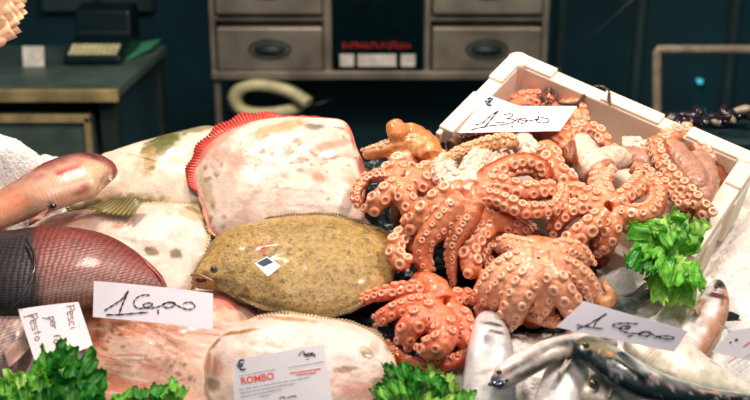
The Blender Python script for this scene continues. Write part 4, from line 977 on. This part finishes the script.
strokes(c2, on2, [(1.3, [z3(135, 216), z3(175, 205), z3(215, 170), z3(258, 140)]), (1.5, [z3(258, 140), z3(225, 180), z3(180, 235)]), (1.3, [z3(112, 243), z3(180, 228), z3(250, 218), z3(310, 216)]),
    (1.2, [z3(287, 163), z3(320, 157), z3(336, 163), z3(318, 180), z3(300, 184), z3(330, 186), z3(345, 196), z3(320, 208), z3(280, 205), z3(240, 204)]),
    (1.2, [z3(345, 196), z3(372, 184), z3(405, 184), z3(412, 196), z3(390, 207), z3(365, 204), z3(372, 190), z3(410, 194), z3(450, 190), z3(475, 180), z3(470, 172), z3(500, 178), z3(528, 188), z3(522, 202), z3(485, 206), z3(460, 196), z3(480, 184)]),
    (1.7, [z3(330, 222), z3(334, 232)])], 1.6, M['ink'])
print_text(c2, on2, '€', *z3(207, 95), 11, 14, M['ink_teal'], 1, .05, 'euro_sign', 'small teal euro sign')
z4 = lambda X, Y: (540 + X * 210 / 750, 310 + Y * 90 / 321)
c3, on3, q3 = card('price_card', [(584, 301, .185), (688, 331, .165), (674, 352, .14), (556, 327, .155)], M['paper'], 'white card hand-lettered 1 4,00 lying on the silver fish', .003)
strokes(c3, on3, [(1.2, [z4(132, 66), z4(170, 52), z4(200, 34), z4(238, 12)]), (1.4, [z4(238, 12), z4(210, 32), z4(188, 64)]), (1.1, [z4(130, 52), z4(190, 62), z4(228, 66)]),
    (1.2, [z4(350, 48), z4(300, 46), z4(262, 50), z4(268, 60), z4(300, 66), z4(325, 60), z4(300, 56), z4(285, 66), z4(310, 80), z4(350, 82), z4(380, 76), z4(396, 82), z4(380, 92), z4(350, 84), z4(375, 76), z4(410, 90), z4(445, 102), z4(478, 100), z4(462, 92), z4(430, 92), z4(405, 98)]),
    (1.3, [z4(312, 92), z4(330, 90)])], .9, M['ink'])
z5 = lambda X, Y: (15 + X * 90 / 480, 295 + Y * 75 / 400)
c4, on4, q4 = card('price_card', [(18, 309.5, .115), (78.5, 302, .12), (93, 346, .09), (37, 368, .085)], M['paper'], 'small white handwritten note standing against the grey bream behind the lettuce', .002)
G = {'P': [[(0, 0), (0, 1)], [(0, .05), (.5, .1), (.5, .45), (0, .5)]], 'e': [[(0, .7), (.45, .6), (.4, .4), (.1, .4), (0, .75), (.15, 1), (.5, .9)]], 's': [[(.45, .45), (.1, .45), (.1, .65), (.4, .75), (.4, .95), (0, 1)]],
     'c': [[(.45, .5), (.15, .42), (0, .7), (.15, 1), (.45, .92)]], 'i': [[(.1, .45), (.1, 1)], [(.1, .2), (.12, .26)]], 'p': [[(0, .45), (0, 1.35)], [(0, .5), (.4, .45), (.45, .8), (0, .95)]], 'r': [[(0, .45), (0, 1)], [(0, .6), (.2, .43), (.4, .5)]],
     'f': [[(.4, .05), (.15, .1), (.12, 1)], [(0, .45), (.35, .45)]], 'a': [[(.42, .5), (.1, .45), (0, .75), (.15, 1), (.42, .85), (.42, .45), (.48, 1)]], 't': [[(.2, .1), (.2, 1)], [(0, .42), (.42, .42)]], 'o': [[(.22, .45), (0, .72), (.22, 1), (.45, .72), (.22, .45)]], ' ': []}
def hand(word, ox, oy, ang, size):
    a = math.radians(ang); L = []; x = 0
    for ch in word:
        for s_ in G[ch]:
            L.append([(ox + (x + p[0]) * size * math.cos(a) - p[1] * size * math.sin(a), oy + (x + p[0]) * size * math.sin(a) + p[1] * size * math.cos(a)) for p in s_])
        x += .34 if ch in 'i' else .62
    return L
L = hand('Pesci', *z5(318, 55), 80, 8.5) + hand('per fa', *z5(224, 112), 80, 7.5) + hand('Pesto', *z5(120, 98), 75, 9) + [[z5(48, 118), z5(75, 112), z5(105, 116)], [z5(148, 122), z5(175, 128), z5(190, 130)], [z5(343, 163), z5(346, 166)]]
strokes(c4, on4, L, .85, M['ink_brown'])
z6 = lambda X, Y: (220 + X * 120 / 750, 340 + Y * 60 / 375)
c5, on5, q5 = card('product_label', [(233, 360, .125), (324, 344.5, .125), (334.5, 415, .075), (235, 426, .075)], M['plastic'], 'printed label reading ROMBO in red on the white turbot', .001, cat='label')
print_text(c5, on5, 'ROMBO', *z6(234, 243), 9.5, -9.5, M['ink_red'], 1.0, .016, 'printed_name', 'bold red word')
print_text(c5, on5, '€', *z6(134, 163), 15, -9, M['ink_teal'], .9, .02, 'euro_sign', 'dark euro sign')
strokes(c5, on5, [(1.1, [z6(490, 100), z6(505, 80), z6(520, 72), z6(530, 84), z6(545, 95)]), (1.6, [z6(520, 90), z6(545, 100), z6(575, 92), z6(560, 84), z6(540, 92)]), (1.0, [z6(575, 95), z6(595, 100), z6(585, 85), z6(570, 78)]), (.8, [z6(540, 118), z6(555, 122)])], 1.2, M['ink'], 'fish_emblem', 'small black fish drawing')
strokes(c5, on5, dashes(*z6(120, 225), *z6(350, 182), 1) + dashes(*z6(430, 172), *z6(650, 135), 2), .7, M['ink_grey'], 'printed_lines')
strokes(c5, on5, dashes(*z6(438, 208), *z6(632, 180), 3) + dashes(*z6(480, 218), *z6(600, 204), 4), 1.3, M['ink_red'], 'red_print', 'red small print')
strokes(c5, on5, dashes(*z6(120, 310), *z6(560, 232), 5) + dashes(*z6(130, 332), *z6(470, 270), 6) + dashes(*z6(130, 355), *z6(390, 305), 7) + dashes(*z6(250, 352), *z6(310, 342), 8), .7, M['ink_grey'], 'printed_lines')
strokes(c5, on5, [(1.4, [z6(370, 365), z6(395, 355), z6(410, 368)]), (1.4, [z6(420, 362), z6(450, 352), z6(482, 350)])], 1.2, M['ink_brown'], 'small_emblem', 'small brown emblem')
z7 = lambda X, Y: (700 + X * 50 / 333, 320 + Y * 60 / 400)
c6, on6, q6 = card('product_label', [(733, 331, .11), (790, 318, .12), (800, 372, .08), (741, 372, .07)], M['plastic'], 'printed label with faint pink lettering at the right edge', .001, cat='label')
bpy.data.objects.remove(c6)
c6, on6, q6 = card('product_label', [(731, 331, .135), (775, 324, .14), (792, 370, .10), (712, 352, .115)], M['plastic'], 'printed label with a blue mark and faint pink print at the right edge', .001, cat='label')
strokes(c6, on6, [(1.6, [z7(195, 150), z7(210, 148)]), (2.2, [z7(232, 135), z7(243, 130), z7(252, 132)])], 1.5, M['ink_teal'], 'blue_mark', 'small dark blue mark')
strokes(c6, on6, dashes(*z7(185, 285), *z7(245, 245), 3) + dashes(*z7(290, 175), *z7(333, 145), 4), 1.6, M['ink_pink'], 'pink_print', 'faint pink lettering')
strokes(c6, on6, dashes(*z7(215, 310), *z7(333, 225), 5) + dashes(*z7(235, 335), *z7(333, 262), 6) + dashes(*z7(250, 350), *z7(333, 295), 7), .7, M['ink_grey'], 'printed_lines')
c7, on7, q7 = card('fish_tag', [(267, 256.5, .125), (281, 266, .122), (268, 276.5, .118), (254.5, 263.5, .12)], M['paper'], 'small square printed tag pinned on the back of the olive turbot', 0, cat='tag', nu=6, nv=6)
mb = MB(); V = [on7(x, y)[0] for x, y in ((267, 258), (273.5, 262.5), (263.5, 267), (257, 263.2))]; mb.add(V, [(0, 1, 2, 3)]); o = mb.build('printed_block', M['ink_teal'], c7); o['label'] = 'dark printed half'
strokes(c7, on7, dashes(275, 266, 268, 271, 1), .7, M['ink_pink'], 'pink_print')

# ------------------------------------------------------------------ lettuce
def leaf(base, tip, up, W_, cols, label, seed, ruff=.010, curl=.02, group='curly lettuce leaves garnishing the ice', fold=.3):
    """frilly lettuce leaf growing from base to tip"""
    base = at(*base); tip = at(*tip); D = tip - base; L = np.linalg.norm(D); D = unit(D); N = unit(up - D * (up @ D)); Wd = np.cross(D, N)
    nu, nv = 56, 90; V = []; C = []; r_ = random.Random(seed); f1, f2, f3 = r_.uniform(9, 12), r_.uniform(19, 24), r_.uniform(0, 6)
    c0, c1, c2_ = [lin(c_) for c_ in cols]
    P = []
    for i in range(nu):
        u = i / (nu - 1)
        for j in range(nv):
            v = j / (nv - 1) * 2 - 1; P.append((u, v))
    P = np.array(P); u, v = P[:, 0], P[:, 1]
    ang = v * 2.0 * (1 - .25 * u) ; rad = u * (1 + .10 * np.sin(v * 7 + seed) + .06 * np.sin(v * 17 + seed * 2))
    X = L * rad * np.cos(ang * .62) * 1.0; Y = W_ * rad * np.sin(ang * .62 * 1.25)
    e = u ** 2.2; th = ang * 3
    nA = vnoise(np.stack([v * 8 + seed * 9.1, u * 1.5, u * 0], 1), 1, seed) - .5; nB = vnoise(np.stack([v * 22 + seed * 3.7, u * 3, u * 0], 1), 1, seed + 1) - .5; nC = vnoise(np.stack([v * 38, u * 8, u * 0 + seed], 1), 1, seed + 2) - .5
    nD = vnoise(np.stack([v * 46, u * 6, u * 0 + seed], 1), 1, seed + 6) - .5
    Z = ruff * (u ** 1.4 * 1.9 * nA + u ** 3 * .9 * nB + u ** 6 * .35 * nD) + curl * (u ** 2) * 1.0 + fold * L * .35 * np.sin(np.abs(v) * PI * .5) * u - curl * 1.3 * sstep(.7, 1, u) 
    X = X + ruff * u ** 5 * nD * .9; Y = Y + ruff * e * nB * .7
    cr = vnoise(np.stack([X, Y, X * 0], 1), 95, seed, 3) - .5; Z = Z + cr * .020 * sstep(.1, .5, u)
    V = base + D * X[:, None] + Wd * Y[:, None] + N * Z[:, None]
    rib = np.clip(1 - np.abs(v) * 6 * (u + .3), 0, 1) * (1 - u); k = sstep(.15, .8, u + (nB) * .4)
    C = mixc(np.tile(c0, (len(V), 1)), c1, k); C = mixc(C, c2_, sstep(.05, .3, cr + nB * .3) * .7); C = mixc(C, lin('#dce8b0'), rib)
    o = mk('lettuce_leaf', V, grid_faces(nu, nv), M['leaf'], None, True, C); md = o.modifiers.new('s', 'SOLIDIFY'); md.thickness = .0008
    tag(o, label, 'lettuce leaf', group); SHOW.append(o)
    return o
DK = ('#6cc03c', '#3ca028', '#1c7c1c'); MD = ('#b8e468', '#7cd040', '#3ca82c'); LT = ('#e8f4b0', '#c0ea78', '#80cc44')
upv = unit(BN + unit(CAM - B0) * .8)
R_ = RT; E_ = BE
def lf(base, tip, w, cols, label, seed, tilt=0, lean=0, **k):
    leaf(base, tip, unit(upv + RT * lean + BE * tilt), w, cols, label, seed, group=None, **k)
lf((668, 258, 0.100), (634, 232, 0.155), .050, MD, 'bright green frilly lettuce leaf pointing at the orange star octopus', 1, .3, -.3, ruff=.016)
lf((672, 252, 0.105), (678, 212, 0.175), .045, LT, 'palest yellow green lettuce leaf standing at the top of the clump beside the box', 2, -.8, .1, ruff=.014)
lf((668, 262, 0.105), (685, 224, 0.165), .042, MD, 'green lettuce leaf curling against the right wall of the box', 3, -.3, .5, ruff=.014)
lf((662, 262, 0.105), (640, 268, 0.145), .040, DK, 'darkest frilly lettuce leaf at the left side of the clump by the box', 4, .2, -.4, ruff=.014)
lf((672, 258, 0.105), (678, 284, 0.155), .050, MD, 'lettuce leaf hanging forward in the middle of the clump by the box', 5, -.2, 0, ruff=.015)
lf((674, 275, 0.085), (668, 304, 0.115), .045, LT, 'pale lettuce leaf lowest in the clump, above the third price card', 6, .1, 0, ruff=.013)
lf((676, 274, 0.085), (693, 270, 0.135), .036, LT, 'small pale lettuce leaf at the foot of the box corner', 7, .1, .5, ruff=.011)
# bottom left clump
lf((52, 408, .05), (80, 348, .13), .045, DK, 'dark lettuce leaf standing up before the small handwritten note', 11, -.6, .2, ruff=0.0097)
lf((50, 404, .06), (60, 350, .125), .04, MD, 'lettuce leaf climbing the lower corner of the small handwritten note', 12, -.5, -.3, ruff=0.0097)
lf((70, 420, .05), (96, 372, .13), .045, DK, 'dark lettuce leaf at the right of the clump in the lower left corner', 13, -.2, .3, ruff=0.0097)
lf((40, 415, .04), (10, 376, .10), .05, LT, 'light green lettuce leaf at the far left in the lower left corner', 14, 0, -.3, ruff=0.0105)
lf((50, 425, .05), (38, 378, .12), .05, MD, 'middle green lettuce leaf spreading over the lower left corner', 15, -.2, 0, ruff=0.0105)
lf((66, 430, .06), (72, 380, .14), .05, DK, 'dark crumpled lettuce leaf nearest the viewer in the lower left corner', 16, -.2, .2, ruff=0.0105)
lf((0, 425, .05), (-14, 384, .11), .045, MD, 'lettuce leaf cut off by the left edge in the lower corner', 17, 0, 0, ruff=0.0105)
lf((150, 412, .07), (148, 386, .10), .028, DK, 'small dark lettuce sprig at the bottom edge below the rosy flatfish', 18, -.3, 0, ruff=0.0075)
lf((128, 412, .07), (126, 392, .09), .024, MD, 'tiny lettuce sprig at the bottom edge left of the small dark one', 19, -.3, 0, ruff=0.0067)
lf((172, 410, .07), (171, 382, .10), .022, MD, 'narrow green lettuce sprig at the bottom edge nearest the ROMBO label', 20, -.3, 0, ruff=0.0067)
# bottom middle clump
lf((412, 400, .04), (388, 366, .08), .030, DK, 'dark lettuce leaf reaching up towards the small red octopus', 21, -.4, -.3, ruff=.011)
lf((402, 415, .04), (380, 388, .08), .032, MD, 'green lettuce leaf right of the white turbot at the bottom edge', 22, -.2, -.2, ruff=.011)
lf((420, 412, .04), (428, 372, .08), .036, DK, 'lettuce leaf with a dark heart at the bottom edge below the red octopus', 23, -.3, .2, ruff=.012)
lf((428, 400, .03), (446, 374, .06), .036, LT, 'pale lettuce leaf at the bottom between the red octopus and the silver fish', 24, -.2, .4, ruff=.010)
lf((462, 414, .05), (468, 392, .09), .018, MD, 'tiny bright lettuce tip at the bottom edge in front of the head up silver fish', 25, -.2, 0, ruff=.007)
lf((434, 420, .03), (450, 400, .06), .04, LT, 'pale lettuce leaf cut off by the bottom edge beside the silver fish', 26, 0, .2, ruff=.010)

# ------------------------------------------------------------------ crushed ice bed, heaped up under whatever lies on it
X0, X1, Y0, Y1 = -1.0, 1.0, -.60, .33
cell = .008; gx = int((X1 - X0) / cell) + 1; gy = int((Y1 - Y0) / cell) + 1
low = np.full((gx, gy), 9.0)
for o in SHOW:
    me = o.data; c_ = np.zeros(len(me.vertices) * 3, np.float32); me.vertices.foreach_get('co', c_); c_ = c_.reshape(-1, 3) - B0
    i = ((c_[:, 0] - X0) / cell).round().astype(int); q = c_ @ BE; j = ((q - Y0) / cell).round().astype(int); h = c_ @ BN
    ok = (i >= 0) & (i < gx) & (j >= 0) & (j < gy); np.minimum.at(low, (i[ok], j[ok]), h[ok])
for _ in range(2):
    p = np.pad(low, 1, mode='edge'); low = np.minimum.reduce([p[a:a + gx, b_:b_ + gy] for a in range(3) for b_ in range(3)])
XX, YY = np.meshgrid(np.linspace(X0, X1, gx), np.linspace(Y0, Y1, gy), indexing='ij')
basefree = np.full((gx, gy), .022)
def bxy(px, py, h=0): p = at(px, py, h) - B0; return p[0], p @ BE
def bump_at(px, py, h, rad):
    global basefree
    x, y = bxy(px, py, h * .8); d = np.hypot(XX - x, (YY - y)); basefree = np.maximum(basefree, h * (1 - sstep(.2, 1, d / rad)))
bump_at(-14, 160, .165, .17); bump_at(5, 172, .12, .10); bump_at(618, 262, .05, .17); bump_at(650, 285, .055, .09); bump_at(740, 260, .035, .10)
occ = low < 5
pxy = proj((B0 + np.stack([XX.ravel(), YY.ravel()], 1) @ np.stack([RT, BE])) + BN * .03); PXg, PYg = pxy[0].reshape(gx, gy), pxy[1].reshape(gx, gy)
def inpoly(x, y, poly):
    r_ = np.zeros(x.shape, bool); n = len(poly)
    for i in range(n):
        (xa_, ya_), (xb_, yb_) = poly[i], poly[(i + 1) % n]
        if ya_ == yb_: continue
        r_ ^= ((ya_ > y) != (yb_ > y)) & (x < (xb_ - xa_) * (y - ya_) / (yb_ - ya_) + xa_)
    return r_
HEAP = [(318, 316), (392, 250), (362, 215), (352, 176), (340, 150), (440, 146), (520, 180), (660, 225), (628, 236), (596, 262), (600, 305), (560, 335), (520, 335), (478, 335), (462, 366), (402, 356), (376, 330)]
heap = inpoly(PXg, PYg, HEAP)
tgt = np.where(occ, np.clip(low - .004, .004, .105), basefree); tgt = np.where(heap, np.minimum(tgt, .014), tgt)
tgt = tgt * (1 - .85 * sstep(.03, .10, YY) * (PXg > 60))
# stay below the box
Cb = (B0 + np.stack([XX.ravel(), YY.ravel()], 1) @ np.stack([RT, BE])); rel = Cb - bp(0, 0, -DEP - .02); uu = rel @ xa; vv = rel @ ya; ub = (uu > -.03) & (uu < LX + .02) & (vv > -.03) & (vv < LYd + .015)
hb = -(rel @ za) / (BN @ za); lim = np.where(ub, np.maximum(hb - .006, -.02), 9).reshape(gx, gy); tgt = np.minimum(tgt, lim)
H = tgt.copy()
for _ in range(6):
    p = np.pad(H, 1, mode='edge'); H = sum(p[a:a + gx, b_:b_ + gy] for a in range(3) for b_ in range(3)) / 9; H = np.where(occ, np.minimum(H, np.clip(low - .003, .002, .2)), H); H = np.minimum(H, lim)
fine = .0035; fx = int((X1 - X0) / fine) + 1; fy = int((Y1 - Y0) / fine) + 1
xs_ = np.linspace(X0, X1, fx); ys_ = np.linspace(Y0, Y1, fy); xi = (xs_ - X0) / (X1 - X0) * (gx - 1); yi = (ys_ - Y0) / (Y1 - Y0) * (gy - 1)
i0 = np.clip(xi.astype(int), 0, gx - 2); j0 = np.clip(yi.astype(int), 0, gy - 2); a_ = (xi - i0)[:, None]; b_ = (yi - j0)[None]
Hf = H[i0][:, j0] * (1 - a_) * (1 - b_) + H[i0 + 1][:, j0] * a_ * (1 - b_) + H[i0][:, j0 + 1] * (1 - a_) * b_ + H[i0 + 1][:, j0 + 1] * a_ * b_
gX, gY = np.meshgrid(xs_, ys_, indexing='ij'); q = np.stack([gX.ravel(), gY.ravel(), gX.ravel() * 0], 1)
nn = (vnoise(q, 70, 1, 3) - .5) * .014 + np.abs(vnoise(q, 130, 2, 3) - .5) * .016 - .006
Hf = (Hf.ravel() + nn).reshape(fx, fy); edge = np.minimum(1, (Y1 - gY) / .02)
Hf = np.maximum(Hf, -.02)
# the bed stops short of where the box hangs over the back edge
ymax = .120
keep = gY < ymax + .02 * (vnoise(q, 12, 9).reshape(fx, fy) - .5)
P = B0 + q @ np.stack([RT, BE, BN * 0]) + BN * Hf.ravel()[:, None]
F = np.array(grid_faces(fx, fy)); kp = keep.ravel(); F = F[kp[F].all(1)][:, ::-1]
used_ = np.unique(F); mp_ = -np.ones(len(P), int); mp_[used_] = np.arange(len(used_))
ice = mk('crushed_ice', P[used_], mp_[F], M['ice'], None, True); tag(ice, 'bed of wet crushed ice under all the fish', 'ice', None, 'stuff')
md = ice.modifiers.new('s', 'SOLIDIFY'); md.thickness = .012; md.offset = -1

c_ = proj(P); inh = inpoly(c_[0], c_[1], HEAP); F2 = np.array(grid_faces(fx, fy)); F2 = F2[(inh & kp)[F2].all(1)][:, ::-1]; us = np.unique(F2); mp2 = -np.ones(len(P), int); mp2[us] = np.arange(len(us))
ln = mk('gap_shade_sheet', P[us] + BN * .0035, mp2[F2], M['gap_shade'], None, True); md = ln.modifiers.new('s', 'SOLIDIFY'); md.thickness = .0015  # added dark sheet over the ice, so gaps in the heap read as shade
tag(ln, 'added dark sheet standing in for shade in the gaps under the octopuses', 'gap_shade')
